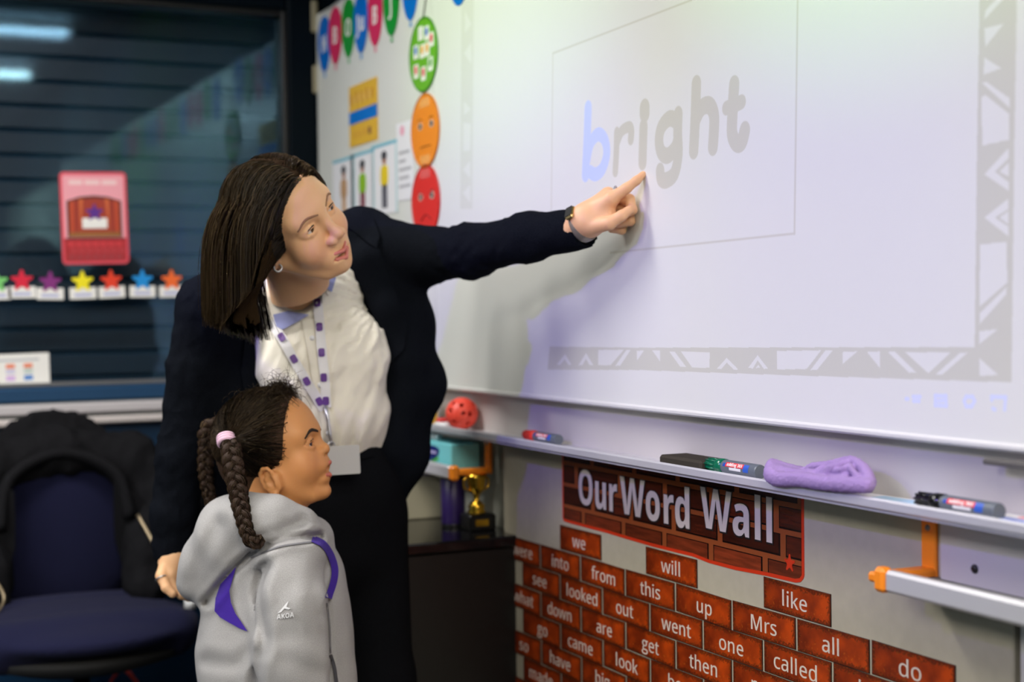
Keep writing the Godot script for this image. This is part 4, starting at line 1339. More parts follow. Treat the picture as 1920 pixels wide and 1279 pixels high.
# ---------------------------------------------------------------- office chair with a coat over its back
func chair_and_coat() -> void:
	var at := Vector3(0.555, 0, -3.47)
	var navy := cloth(rgb8(13, 15, 46), 0.95, 120.0, 0.08, 0.18, 0.05)
	var c := thing("office_chair", "dark blue upholstered office chair in front of the window", "office chair", at)
	var f := Field.new(Vector3(-0.33, 0.40, -0.32), Vector3(0.33, 0.60, 0.34), 0.009)
	f.ell(Vector3(0, 0.515, 0.0), Vector3(0.265, 0.05, 0.255), 0.01)
	f.cap(Vector3(-0.18, 0.505, 0.12), Vector3(0.18, 0.505, 0.12), 0.055, 0.055, 0.03)
	f.cap(Vector3(-0.17, 0.51, -0.14), Vector3(0.17, 0.51, -0.14), 0.05, 0.05, 0.03)
	put("seat", net(f.mesh()), navy, c)
	put("seat_shell", lathe_mesh([Vector2(0, 0.43), Vector2(0.15, 0.43), Vector2(0.235, 0.458), Vector2(0.245, 0.478), Vector2(0, 0.478)], 32), M.black_matte, c)
	var b := Field.new(Vector3(-0.28, 0.54, -0.40), Vector3(0.28, 1.08, -0.18), 0.009)
	b.chain([Vector3(0, 0.64, -0.285), Vector3(0, 0.70, -0.27), Vector3(0, 0.74, -0.28)], [0.15, 0.165, 0.135], 0.05, Vector3(0, 0, 1), 5.5)
	put("backrest", net(b.mesh()), navy, c)
	put("back_spine", tube_mesh(smooth_path([Vector3(0, 0.44, -0.10), Vector3(0, 0.45, -0.30), Vector3(0, 0.55, -0.345), Vector3(0, 0.80, -0.315)], 5), [0.026], 10), M.black_matte, c)
	put("gas_column", lathe_mesh([Vector2(0, 0.10), Vector2(0.03, 0.10), Vector2(0.03, 0.26), Vector2(0.02, 0.262), Vector2(0.02, 0.44), Vector2(0, 0.44)], 20), M.black, c)
	for k in 5:
		var d := Vector3(cos(TAU * k / 5 + 0.5), 0, sin(TAU * k / 5 + 0.5))
		var l := put("foot", tube_mesh([d * 0.02 + Vector3(0, 0.125, 0), d * 0.27 + Vector3(0, 0.085, 0)], [0.028, 0.018], 8), M.black_matte, c)
		put("castor", lathe_mesh([Vector2(0, -0.012), Vector2(0.026, -0.012), Vector2(0.028, 0), Vector2(0.026, 0.012), Vector2(0, 0.012)], 16, Transform3D(Basis(Vector3(-d.z, 0, d.x), PI / 2) * Basis(Vector3(0, 1, 0), 0.3), d * 0.27 + Vector3(0, 0.029, 0))), M.black, l)
	put("lever", tube_mesh([Vector3(0.10, 0.44, 0.05), on_z(356, 1134, -3.37) - at], [0.006], 8), M.black, c)
	put("lever_knob", tube_mesh([on_z(357, 1124, -3.37) - at, on_z(357, 1140, -3.37) - at], [0.014], 10), mat(rgb8(215, 215, 215), 0.4), c)
	# coat: a shell over the shoulders of the chair, open in front
	var dark := cloth(rgb8(3, 3, 6), 0.9, 90.0, 0.1, 0.3)
	var o := thing("coat", "black coat draped round the back of the office chair", "coat", at)
	var g := Field.new(Vector3(-0.44, 0.42, -0.46), Vector3(0.40, 1.10, 0.02), 0.010)
	var zz := Vector3(0, 0, 1)
	g.chain([Vector3(-0.30, 0.60, -0.27), Vector3(-0.265, 0.74, -0.27), Vector3(-0.17, 0.855, -0.28), Vector3(0.0, 0.888, -0.285), Vector3(0.17, 0.855, -0.28), Vector3(0.25, 0.75, -0.27), Vector3(0.265, 0.60, -0.25)], [0.085, 0.08, 0.062, 0.055, 0.062, 0.08, 0.085], 0.05)
	g.chain([Vector3(-0.27, 0.66, -0.24), Vector3(-0.20, 0.62, -0.17), Vector3(-0.18, 0.56, -0.13)], [0.09, 0.07, 0.04], 0.04)
	g.chain([Vector3(0.25, 0.72, -0.24), Vector3(0.20, 0.64, -0.17), Vector3(0.17, 0.57, -0.10)], [0.09, 0.07, 0.05], 0.04)
	g.chain([Vector3(0.0, 0.80, -0.36), Vector3(0.0, 0.66, -0.37)], [0.19, 0.25], 0.03, zz, 6.0)
	g.ell(Vector3(0.0, 0.67, -0.16), Vector3(0.115, 0.195, 0.135), 0.02, Basis.IDENTITY, true)
	var n := FastNoiseLite.new()
	n.frequency = 7.0
	var m := displaced(g.mesh(), func(p: Vector3, _n: Vector3) -> float: return n.get_noise_3d(p.x * 2.2, p.y * 0.7, p.z * 2.0) * 0.016)
	put("shell", net(m), dark, o)
	put("collar", tube_mesh(smooth_path([Vector3(-0.150, 0.72, -0.185), Vector3(-0.12, 0.835, -0.215), Vector3(0.0, 0.885, -0.235), Vector3(0.12, 0.835, -0.215), Vector3(0.150, 0.73, -0.185)], 6), [0.030], 10, Vector3.ZERO, 0.55), cloth(rgb8(4, 4, 7), 0.9, 90.0, 0.1, 0.3), o)
	for s in [-1.0, 1.0]:
		put("lapel", slab_mesh(smooth_ring([Vector2(s * 0.13, 0.81), Vector2(s * 0.225, 0.73), Vector2(s * 0.185, 0.71), Vector2(s * 0.20, 0.69), Vector2(s * 0.125, 0.64), Vector2(s * 0.115, 0.78)], 3), 0.012, Transform3D.IDENTITY, -0.195), dark, o)
	var zip := mat(rgb8(150, 135, 110), 0.35, 0.8)
	put("zip", tube_mesh(smooth_path([Vector3(-0.245, 0.73, -0.145), Vector3(-0.20, 0.66, -0.10), Vector3(-0.155, 0.585, -0.075), Vector3(-0.19, 0.545, -0.02), Vector3(-0.225, 0.535, 0.03)], 6), [0.004], 6), zip, o)
	put("zip", tube_mesh(smooth_path([Vector3(0.16, 0.74, -0.135), Vector3(0.195, 0.65, -0.065), Vector3(0.20, 0.585, -0.01), Vector3(0.215, 0.572, 0.02), Vector3(0.25, 0.570, 0.04)], 6), [0.0045], 6), zip, o)
	put("zip_pull", tube_mesh([Vector3(0.25, 0.570, 0.04), Vector3(0.275, 0.560, 0.045)], [0.009], 8), M.steel, o)
	# a small teal bag with a red strap on the floor under the chair
	var bp := on_z(235, 1262, -3.62)
	var q := thing("bag", "teal cloth bag with a red strap under the office chair", "bag", Vector3(bp.x + 0.05, 0, -3.83))
	var h := Field.new(Vector3(-0.14, -0.01, -0.11), Vector3(0.14, 0.34, 0.11), 0.009)
	h.chain([Vector3(-0.06, 0.07, 0), Vector3(0.06, 0.07, 0)], [0.075, 0.075], 0.03)
	h.chain([Vector3(-0.05, 0.22, 0), Vector3(0.05, 0.22, 0)], [0.055, 0.055], 0.06)
	h.cut_plane(Vector3.ZERO, Vector3(0, -1, 0))
	put("body", net(h.mesh()), cloth(rgb8(18, 72, 92), 0.9, 80.0, 0.1, 0.2), q)
	put("strap", tube_mesh(smooth_path([Vector3(-0.07, 0.27, 0.03), Vector3(-0.02, 0.33, 0.05), Vector3(0.05, 0.20, 0.075), Vector3(0.08, 0.06, 0.085)], 6), [0.012], 8, Vector3.ZERO, 0.35), mat(rgb8(175, 40, 30), 0.7), q)
# ---------------------------------------------------------------- people
func field_for(pts: Array, margin: float, step: float) -> Field:
	var lo: Vector3 = pts[0]
	var hi: Vector3 = pts[0]
	for p in pts:
		lo = lo.min(p)
		hi = hi.max(p)
	return Field.new(lo - Vector3.ONE * margin, hi + Vector3.ONE * margin, step)
func sample(f: Field, p: Vector3) -> float:
	var q := (p - f.o) / f.h
	var x := int(q.x)
	var y := int(q.y)
	var z := int(q.z)
	if q.x < 0 or q.y < 0 or q.z < 0 or x >= f.nx - 1 or y >= f.ny - 1 or z >= f.nz - 1:
		return 0.2
	var t := q - Vector3(x, y, z)
	var sy := f.nx
	var sz := f.nx * f.ny
	var i := z * sz + y * sy + x
	var a := lerpf(lerpf(f.d[i], f.d[i + 1], t.x), lerpf(f.d[i + sy], f.d[i + sy + 1], t.x), t.y)
	var b := lerpf(lerpf(f.d[i + sz], f.d[i + sz + 1], t.x), lerpf(f.d[i + sz + sy], f.d[i + sz + sy + 1], t.x), t.y)
	return lerpf(a, b, t.z)
func touch(f: Field, px: float, py: float, near := 2.2, far := 3.3) -> float:   # how far out along a bearing the surface lies
	var d := near
	var r := ray(px, py)
	while d < far:
		var e := sample(f, eye + r * d)
		if e < 0.0004:
			while sample(f, eye + r * d) < 0.0:
				d -= 0.0005
			return d
		d += clampf(e * 0.5, 0.0008, 0.004) if e < 0.1 else 0.01
	return -1.0
func world_to_px(p: Vector3) -> Vector2:
	var q := view.transposed() * (p - eye)
	return Vector2(960.0 + F_PX * q.x / -q.z, 639.5 - F_PX * q.y / -q.z)
# cloth laid on a surface inside an outline given by bearings, with its own thickness
func drape(f: Field, outline: Array, step: float, lift: float, thick := 0.002, guess := 2.8) -> ArrayMesh:
	var poly := PackedVector2Array()
	for i in outline.size():
		var a := Vector2(outline[i][0], outline[i][1])
		var b := Vector2(outline[(i + 1) % outline.size()][0], outline[(i + 1) % outline.size()][1])
		var n := maxi(1, int(a.distance_to(b) / step))
		for k in n:
			poly.append(a.lerp(b, float(k) / n))
	var edge := poly.size()
	var pts := poly.duplicate()
	var lo := poly[0]
	var hi := poly[0]
	for p in poly:
		lo = lo.min(p)
		hi = hi.max(p)
	var y := lo.y
	var row := 0
	while y < hi.y:
		var x := lo.x + (step * 0.5 if row % 2 else 0.0)
		while x < hi.x:
			var p := Vector2(x, y)
			if Geometry2D.is_point_in_polygon(p, poly):
				var far := true
				for e in edge:
					if poly[e].distance_squared_to(p) < step * step * 0.3:
						far = false
						break
				if far:
					pts.append(p)
			x += step
		y += step * 0.87
		row += 1
	var top := []
	var low := []
	var last := guess
	for p in pts:
		var d := touch(f, p.x, p.y)
		if d < 0.0:
			d = last
		last = d
		top.append(P(p.x, p.y, d - lift - thick))
		low.append(P(p.x, p.y, d - lift))
	var idx := Geometry2D.triangulate_delaunay(pts)
	var st := mb()
	st.set_smooth_group(0)
	for i in range(0, idx.size(), 3):
		var m := (pts[idx[i]] + pts[idx[i + 1]] + pts[idx[i + 2]]) / 3.0
		if Geometry2D.is_point_in_polygon(m, poly):
			tri(st, top[idx[i]], top[idx[i + 1]], top[idx[i + 2]], eye - top[idx[i]])
			tri(st, low[idx[i]], low[idx[i + 1]], low[idx[i + 2]], low[idx[i]] - eye)
	var mid := Vector2.ZERO
	for p in poly:
		mid += p / edge
	st.set_smooth_group(1)
	for e in edge:
		var g := (e + 1) % edge
		var o2 := poly[g] - poly[e]
		var side := Vector2(o2.y, -o2.x)
		if Geometry2D.is_point_in_polygon((poly[e] + poly[g]) * 0.5 + side.normalized() * 0.5, poly):
			side = -side
		quad(st, top[e], top[g], low[g], low[e], view * Vector3(side.x, -side.y, 0))
	return fin(st)
# strap of given width laid on a surface along bearings
func strap(f: Field, path: Array, w: float, lift: float, thick := 0.0015, guess := 2.75) -> ArrayMesh:
	var q := []
	for p in path:
		q.append(Vector2(p[0], p[1]))
	q = smooth_path(q, 6)
	var l := []
	var r := []
	for i in q.size():
		var t: Vector2 = (q[mini(i + 1, q.size() - 1)] - q[maxi(i - 1, 0)]).normalized()
		var s := Vector2(-t.y, t.x) * w * 0.5
		l.append([q[i].x + s.x, q[i].y + s.y])
		r.append([q[i].x - s.x, q[i].y - s.y])
	r.reverse()
	return drape(f, l + r, maxf(w * 0.45, 4.0), lift, thick, guess)

# a head in its own frame: x to the person's left, y up, z forward, origin between the ears at eye height
func head_field(child: bool, neck: Vector3, neck_r: float) -> Field:
	var s := 0.0026
	var f := Field.new(Vector3(-0.10, -0.17, -0.13), Vector3(0.10, 0.135, 0.13), s)
	if child:
		f.ell(Vector3(0, 0.032, -0.014), Vector3(0.070, 0.078, 0.087), 0.01)
		f.ell(Vector3(0, 0.022, 0.022), Vector3(0.058, 0.060, 0.052), 0.02)
		f.ell(Vector3(0, -0.026, 0.026), Vector3(0.053, 0.058, 0.046), 0.02)
	else:
		f.ell(Vector3(0, 0.030, -0.014), Vector3(0.073, 0.084, 0.092), 0.01)
		f.ell(Vector3(0, 0.020, 0.024), Vector3(0.060, 0.068, 0.056), 0.02)
		f.ell(Vector3(0, -0.030, 0.028), Vector3(0.056, 0.066, 0.048), 0.02)
	var k := 0.90 if child else 1.0
	var c := func(x: float, y: float, z: float) -> Vector3: return Vector3(x, y, z) * k
	for m in [-1.0, 1.0]:
		if child:
			f.cap(Vector3(m * 0.046, -0.048, -0.004), Vector3(m * 0.022, -0.085, 0.042), 0.018, 0.0135, 0.025)
			f.ell(Vector3(m * 0.032, -0.036, 0.045), Vector3(0.024, 0.026, 0.0215), 0.02)
		else:
			f.cap(c.call(m * 0.050, -0.052, -0.004), c.call(m * 0.026, -0.096, 0.050), 0.021, 0.016, 0.025)
			f.ell(c.call(m * 0.036, -0.040, 0.052), Vector3(0.027, 0.030, 0.026), 0.02)
		f.cap(c.call(m * 0.008, 0.022, 0.072), c.call(m * 0.042, 0.020, 0.058), 0.010, 0.012, 0.018)
	if child:
		f.ell(Vector3(0, -0.0875, 0.057), Vector3(0.018, 0.013, 0.0145), 0.016)
		f.ell(Vector3(0, -0.042, 0.066), Vector3(0.027, 0.019, 0.0172), 0.014)
		f.ell(Vector3(0, -0.066, 0.062), Vector3(0.022, 0.011, 0.0140), 0.008)
	else:
		f.ell(Vector3(0, -0.100, 0.066), Vector3(0.020, 0.016, 0.017), 0.022)
		f.ell(Vector3(0, -0.073, 0.064), Vector3(0.034, 0.023, 0.0225), 0.018)
	for m in [-1.0, 1.0]:                                                            # sockets, then eyelids
		f.ell(c.call(m * 0.032, 0.001, 0.084), Vector3(0.018, 0.011, 0.014) * k, 0.012, Basis.IDENTITY, true)
		f.ell(c.call(m * 0.0315, -0.001, 0.0645), Vector3(0.0165, 0.0125, 0.0125) * k, 0.006)
		f.ell(c.call(m * 0.0315, -0.0012, 0.0795), Vector3(0.0138, 0.0066 if child else 0.0046, 0.012) * k, 0.002, Basis.IDENTITY, true)
		if child:
			f.ell(Vector3(m * 0.036, 0.0, 0.066), Vector3(0.012, 0.0068, 0.011), 0.002, Basis.IDENTITY, true)
		f.chain([c.call(m * 0.0175, -0.004, 0.0690), c.call(m * 0.024, 0.0045, 0.0755), c.call(m * 0.033, 0.0062, 0.0765), c.call(m * 0.041, 0.0030, 0.0715), c.call(m * 0.047, -0.003, 0.0640)], [0.0022, 0.003, 0.0032, 0.003, 0.0022], 0.003)
		f.chain([c.call(m * 0.0175, -0.004, 0.0690), c.call(m * 0.025, -0.0082, 0.0740), c.call(m * 0.034, -0.0090, 0.0738), c.call(m * 0.042, -0.0068, 0.0690), c.call(m * 0.047, -0.003, 0.0640)], [0.002, 0.0026, 0.0028, 0.0024, 0.002], 0.004)
	if child:
		f.cap(Vector3(0, 0.004, 0.067), Vector3(0, -0.015, 0.0795), 0.006, 0.0075, 0.012)
		f.ell(Vector3(0, -0.0175, 0.081), Vector3(0.0092, 0.0082, 0.0078), 0.006)
		for m in [-1.0, 1.0]:
			f.ell(Vector3(m * 0.0108, -0.020, 0.0735), Vector3(0.0078, 0.0066, 0.0088), 0.006)
			f.ell(Vector3(m * 0.0055, -0.0265, 0.078), Vector3(0.0032, 0.0026, 0.0045), 0.003, Basis.IDENTITY, true)
	else:
		f.cap(c.call(0, 0.012, 0.077), c.call(0, -0.030, 0.093), 0.0075, 0.009, 0.012)
		f.ell(c.call(0, -0.0315, 0.0975), Vector3(0.0102, 0.0096, 0.0100), 0.007)
		for m in [-1.0, 1.0]:
			f.ell(c.call(m * 0.0128, -0.039, 0.087), Vector3(0.009, 0.0085, 0.0115), 0.006)
			f.ell(c.call(m * 0.0065, -0.047, 0.092), Vector3(0.0036, 0.003, 0.006), 0.003, Basis.IDENTITY, true)
	f.ell(Vector3(0, -0.0525, 0.083) if child else Vector3(0, -0.0755, 0.086), Vector3(0.0165, 0.0068, 0.014) if child else Vector3(0.026, 0.0040, 0.016), 0.004, Basis.IDENTITY, true)   # the parted mouth
	# ears
	for m in [-1.0, 1.0]:
		var t := Basis.from_euler(Vector3(-0.18, m * 0.42, 0))
		var e: Vector3 = Vector3(m * 0.072, -0.026, -0.012) * k if not child else Vector3(m * 0.0655, -0.043, -0.007)
		var g := 0.88 if child else 1.0
		f.ell(e, Vector3(0.0045, 0.027, 0.017) * g, 0.003, t)
		f.cap(e + t * Vector3(m * -0.006, 0.004, 0.008) * g, e + t * Vector3(m * -0.006, -0.012, 0.006) * g, 0.009, 0.008, 0.006)
		var helix := []
		for q in [[0.003, 0.004, 0.010], [0.0045, 0.016, 0.013], [0.0055, 0.026, 0.007], [0.006, 0.029, -0.003], [0.006, 0.023, -0.013], [0.0055, 0.010, -0.0175], [0.005, -0.004, -0.0165], [0.004, -0.016, -0.010], [0.003, -0.024, -0.001]]:
			helix.append(e + t * Vector3(m * q[0], q[1], q[2]) * g)
		f.chain(helix, [0.0026, 0.003, 0.0032, 0.0034, 0.0034, 0.0032, 0.003, 0.0034, 0.0058], 0.0025)
		var inner := []
		for q in [[0.003, 0.018, 0.001], [0.0045, 0.008, -0.008], [0.0045, -0.004, -0.008], [0.004, -0.013, -0.001]]:
			inner.append(e + t * Vector3(m * q[0], q[1], q[2]) * g)
		f.chain(inner, [0.0022, 0.0026, 0.0026, 0.0026], 0.003)
		f.cap(e + t * Vector3(m * 0.003, 0.001, 0.0125) * g, e + t * Vector3(m * 0.004, -0.009, 0.0105) * g, 0.0034, 0.0036, 0.003)
		f.ell(e + t * Vector3(m * 0.006, -0.001, 0.003) * g, Vector3(0.006, 0.010, 0.0055) * g, 0.003, t, true)
	f.cap(Vector3(0, -0.040, -0.030) * k, neck, neck_r * 1.02, neck_r, 0.022)
	f.cap(Vector3(0, -0.075, 0.015) * k, neck + Vector3(0, 0.0, 0.010), neck_r * 0.62, neck_r * 0.8, 0.03)
	return f

func eyes_and_lips(o: Node3D, hf: Field, xf: Transform3D, child: bool, gaze: Vector3, iris_c: Color, lip_c: Color, brow_c: Color, smile: float) -> void:
	var k := 0.90 if child else 1.0
	for m in [-1.0, 1.0]:
		var c := Vector3(m * 0.0315, -0.0012, 0.0632) * k
		var e := put("eye", lathe_mesh(ball_prof(0.0122 * k), 24, Transform3D(Basis.IDENTITY, c)), mat(rgb8(225, 215, 208), 0.15), o)
		e.transform = xf
		var up := Vector3.UP
		var g := (xf.basis.transposed() * gaze).normalized()
		var tb := Basis.looking_at(-g, up)
		var q := put("iris", lathe_mesh([Vector2(0, 0.00135), Vector2(0.0032, 0.0010), Vector2(0.0058 * k, 0.0)], 24, Transform3D(tb * Basis(Vector3.RIGHT, PI / 2), c + g * (0.0113 * k))), mat(iris_c, 0.1), e)
		put("pupil", lathe_mesh([Vector2(0, 0.00165), Vector2(0.0024, 0.00150)], 16, Transform3D(tb * Basis(Vector3.RIGHT, PI / 2), c + g * (0.0113 * k))), mat(Color(0.01, 0.01, 0.01), 0.1), e)
		var lash := []
		for a in [[0.019, 0.0005, 0.0735], [0.025, 0.0055, 0.0782], [0.033, 0.0066, 0.0792], [0.041, 0.0032, 0.0742], [0.0475, -0.0025, 0.0660]]:
			lash.append(Vector3(m * a[0], a[1], a[2]) * k)
		put("eyelashes", tube_mesh(smooth_path(lash, 4), [0.0011], 6), mat(rgb8(28, 18, 14), 0.7), o).transform = xf
		var brow := []
		for a in [[0.012, 0.0185, 0.0835], [0.022, 0.0225, 0.0820], [0.033, 0.0250, 0.0765], [0.043, 0.0220, 0.0690], [0.053, 0.0135, 0.0565]]:
			brow.append(Vector3(m * a[0], a[1] - 0.001, a[2] + (0.0015 if child else 0.0035)) * k)
		var bp := smooth_path(brow, 5)
		for i in bp.size():
			var z := 0.11
			while z > 0.02 and sample(hf, Vector3(bp[i].x, bp[i].y, z)) > 0.0003:
				z -= 0.0006
			bp[i].z = z
		var br := []
		for i in bp.size():
			br.append(0.0030 * k * (0.55 + 0.8 * sin(PI * clampf(float(i) / bp.size() * 0.85 + 0.12, 0.0, 1.0))) * (0.8 if child else 0.62))
		put("eyebrow", tube_mesh(bp, br, 8, Vector3(0, 1, 0), 0.5), mat(brow_c, 0.9), o).transform = xf
	var up_l := []
	var lo_l := []
	var upper := [[0.020, -0.0520, 0.0635], [0.011, -0.0445, 0.0765], [0.004, -0.0420, 0.0815], [0.0, -0.0430, 0.0818]] if child else [[0.0295, -0.0735 + smile, 0.0675], [0.016, -0.0700 + smile * 0.5, 0.0815], [0.004, -0.0682, 0.0875], [0.0, -0.0694, 0.0876]]
	var lower := [[0.0195, -0.0540, 0.0635], [0.011, -0.0608, 0.0725], [0.0, -0.0632, 0.0760]] if child else [[0.0293, -0.0745 + smile, 0.0673], [0.016, -0.0815 + smile * 0.4, 0.0800], [0.0, -0.0850, 0.0845]]
	for q in [[upper, up_l], [lower, lo_l]]:
		for a in q[0]:
			q[1].append(Vector3(-a[0], a[1], a[2]))
		for i in q[0].size() - 1:
			var a: Array = q[0][q[0].size() - 2 - i]
			q[1].append(Vector3(a[0], a[1], a[2]))
	var lf := Field.new(Vector3(-0.038, -0.100, 0.045), Vector3(0.038, -0.032, 0.102), 0.0016)
	lf.chain(up_l, [0.0012, 0.0029, 0.0035, 0.0033, 0.0035, 0.0029, 0.0012], 0.002)
	lf.chain(lo_l, [0.0012, 0.0034, 0.0041, 0.0034, 0.0012], 0.002)
	put("lips", net(lf.mesh()), mat(lip_c, 0.4), o).transform = xf
	var ts := mb()
	var ty := -0.0475 if child else -0.0735
	var tz := 0.0715 if child else 0.0785
	tube(ts, [Vector3(-0.017, ty + smile * 0.4, tz - 0.009), Vector3(-0.008, ty, tz - 0.002), Vector3(0.0, ty, tz), Vector3(0.008, ty, tz - 0.002), Vector3(0.017, ty + smile * 0.4, tz - 0.009)], [0.0036 * k], 8, Vector3(0, 1, 0), 0.4)
	put("teeth", fin(ts), mat(rgb8(225, 218, 205), 0.25), o).transform = xf

func ball_prof(r: float) -> Array:
	var p := []
	for i in 17:
		var f := -PI / 2 + PI * i / 16.0
		p.append(Vector2(maxf(0.0, cos(f) * r) if i % 16 else 0.0, sin(f) * r))
	return p

func skin_mat() -> StandardMaterial3D:
	var m := vert_mat(0.48, 0.45)
	m.subsurf_scatter_enabled = true
	m.subsurf_scatter_strength = 0.12
	m.heightmap_enabled = true
	m.uv1_triplanar = true
	m.uv1_scale = Vector3.ONE * 9.0
	m.heightmap_texture = noise_tex(0.2, Color.BLACK, Color.WHITE, 12)
	m.heightmap_scale = 0.012
	return m
func in_frame(o: Node3D, called: String, mesh: Mesh, m: Material, xf := Transform3D.IDENTITY) -> MeshInstance3D:   # a part given in world (or head) coordinates
	var q := put(called, mesh, m, o)
	q.transform = o.transform.affine_inverse() * xf
	return q
func merged(list: Array) -> Array:                           # several nets [positions, normals, indices] as one, moved by their transforms
	var v := PackedVector3Array()
	var n := PackedVector3Array()
	var idx := PackedInt32Array()
	for e in list:
		var xf: Transform3D = e[1]
		var base := v.size()
		for p in e[0][0]:
			v.append(xf * p)
		for p in e[0][1]:
			n.append(xf.basis * p)
		for i in e[0][2]:
			idx.append(i + base)
	return [v, n, idx]
func fingers(f: Field, list: Array) -> void:                 # each a chain of bearings with radii in mm
	for c in list:
		var p := []
		var r := []
		for q in c:
			p.append(P(q[0], q[1], q[2]))
			r.append(q[3] * 0.001)
		f.chain(p, r, 0.0035)
func woman() -> void:
	var hip := P(635, 900, 2.87)
	var o := thing("person", "woman in a dark navy suit and white shirt leaning over to point at the board", "person", Vector3(hip.x, 0, hip.z))
	# ---- head: bearings of her eyes, chin and ears give its frame
	var r := view * Vector3(0.464, 0.659, -0.592)
	var u := view * Vector3(-0.352, 0.744, 0.567)
	var fw := r.cross(u).normalized()
	r = u.cross(fw).normalized()
	u = fw.cross(r).normalized()
	var hb := Basis(r, u, fw)
	var hx := Transform3D(hb, P(603, 410, 2.57) - fw * 0.076)
	var neck := hx.affine_inverse() * P(562, 575, 2.80)
	var hf := head_field(false, neck, 0.050)
	var head := hf.mesh()
	# ---- hands
	var hand := Field.new(P(1140, 380, 2.565) - Vector3.ONE * 0.105, P(1140, 380, 2.565) + Vector3.ONE * 0.115, 0.0026)
	var wr := P(1078, 428, 2.598)
	hand.cap(wr, P(1100, 414, 2.578), 0.0265, 0.027, 0.01)
	for m in [[1146, 374, 2.547, 14.5], [1140, 366, 2.57, 14.5], [1136, 376, 2.59, 13.5], [1130, 392, 2.605, 12.0]]:
		hand.cap(P(1102, 412, 2.578), P(m[0], m[1], m[2]), 0.0235, m[3] * 0.001, 0.014)
	hand.cap(P(1108, 420, 2.565), P(1140, 408, 2.555), 0.020, 0.016, 0.012)
	fingers(hand, [
		[[1146, 373, 2.546, 11.5], [1175, 353, 2.538, 9.0], [1193, 339, 2.537, 7.6], [1206, 327, 2.542, 6.0]],
		[[1140, 366, 2.57, 11.5], [1180, 374, 2.560, 9.4], [1186, 394, 2.556, 8.2], [1166, 404, 2.552, 7.0]],
		[[1136, 376, 2.59, 11.0], [1180, 398, 2.575, 9.2], [1182, 415, 2.570, 8.0], [1158, 420, 2.568, 7.0]],
		[[1130, 392, 2.605, 10.0], [1168, 420, 2.590, 8.2], [1166, 432, 2.585, 7.2], [1146, 430, 2.580, 6.4]],
		[[1112, 424, 2.556, 15.0], [1142, 419, 2.535, 11.5], [1165, 405, 2.530, 9.4], [1181, 393, 2.534, 7.6]],
	])
	var hc := P(330, 1075, 2.79)
	var low := Field.new(hc - Vector3.ONE * 0.10, hc + Vector3.ONE * 0.10, 0.0028)
	low.cap(P(326, 1020, 2.80), P(328, 1050, 2.79), 0.027, 0.027, 0.01)
	for m in [[318, 1078, 2.765, 13.5], [330, 1084, 2.775, 14.0], [344, 1084, 2.785, 13.5], [352, 1078, 2.80, 12.0]]:
		low.cap(P(328, 1048, 2.79), P(m[0], m[1], m[2]), 0.024, m[3] * 0.001, 0.014)
	fingers(low, [
		[[318, 1078, 2.765, 11.0], [326, 1105, 2.757, 9.0], [340, 1116, 2.755, 8.0], [352, 1118, 2.757, 7.0]],
		[[330, 1084, 2.775, 11.0], [342, 1110, 2.765, 9.2], [354, 1120, 2.765, 8.0], [364, 1120, 2.768, 7.0]],
		[[344, 1084, 2.785, 10.5], [356, 1108, 2.78, 9.0], [366, 1118, 2.778, 8.0], [376, 1118, 2.78, 7.0]],
		[[352, 1078, 2.80, 9.0], [366, 1098, 2.80, 8.0], [374, 1108, 2.80, 7.0], [380, 1110, 2.80, 6.0]],
		[[312, 1055, 2.775, 13.0], [303, 1080, 2.755, 11.0], [312, 1102, 2.745, 9.2], [324, 1114, 2.742, 7.6]],
	])
	# ---- body under the clothes
	var shR := P(388, 578, 2.76)
	var shL := P(690, 452, 2.95)
	var base := P(572, 560, 2.83)
	var bodyf := field_for([shR, shL, hip, P(1080, 430, 2.6), P(326, 1030, 2.80), Vector3(hip.x, 0.04, hip.z)], 0.16, 0.011)
	bodyf.chain([shR, base, shL], [0.035, 0.045, 0.035], 0.04)
	bodyf.chain([base, P(590, 660, 2.87), P(612, 780, 2.885), P(630, 900, 2.885)], [0.05, 0.07, 0.065, 0.065], 0.02)
	bodyf.chain([shL, P(880, 470, 2.81), P(1085, 428, 2.60)], [0.035, 0.03, 0.026], 0.02)
	bodyf.chain([shR, P(346, 850, 2.78), P(326, 1026, 2.80)], [0.035, 0.03, 0.026], 0.02)
	for m in [-1.0, 1.0]:
		var side := view * Vector3(m * 0.070, 0, -m * 0.04)
		side.y = 0
		bodyf.chain([hip + side * 0.45, Vector3(hip.x, 0.50, hip.z) + side + view * Vector3(0, 0, 0.02), Vector3(hip.x, 0.09, hip.z) + side * 1.1], [0.055, 0.045, 0.036], 0.03)
	var all := merged([[head, hx], [hand.mesh(), Transform3D.IDENTITY], [low.mesh(), Transform3D.IDENTITY], [bodyf.mesh(), Transform3D.IDENTITY]])
	var tone := Color(0.80, 0.46, 0.245)
	var hi := hx.affine_inverse()
	var skin := func(p: Vector3, _n: Vector3) -> Color:
		var q := hi * p
		var c := tone
		if q.length() < 0.17:
			var b := 0.0
			for m in [-1.0, 1.0]:
				b += exp(-q.distance_squared_to(Vector3(m * 0.042, -0.042, 0.066)) / 0.0007) * 0.55
			b += exp(-q.distance_squared_to(Vector3(0, -0.038, 0.108)) / 0.0002) * 0.5
			c = c.lerp(Color(0.74, 0.33, 0.20), clampf(b, 0.0, 0.6))
		return c
	in_frame(o, "body", net(all, skin), skin_mat())
	var start := o.get_child_count()
	eyes_and_lips(o, hf, o.transform.affine_inverse() * hx, false, (P(1240, 230, 2.5) - hx.origin).normalized() + fw * 0.8, rgb8(88, 62, 40), rgb8(206, 118, 106), rgb8(150, 108, 78), 0.010)
	woman_hair(o, hx)
	# ear stud and hoop on her near ear
	var ec := P(521, 502, touch_head(hf, hx, 521, 500))
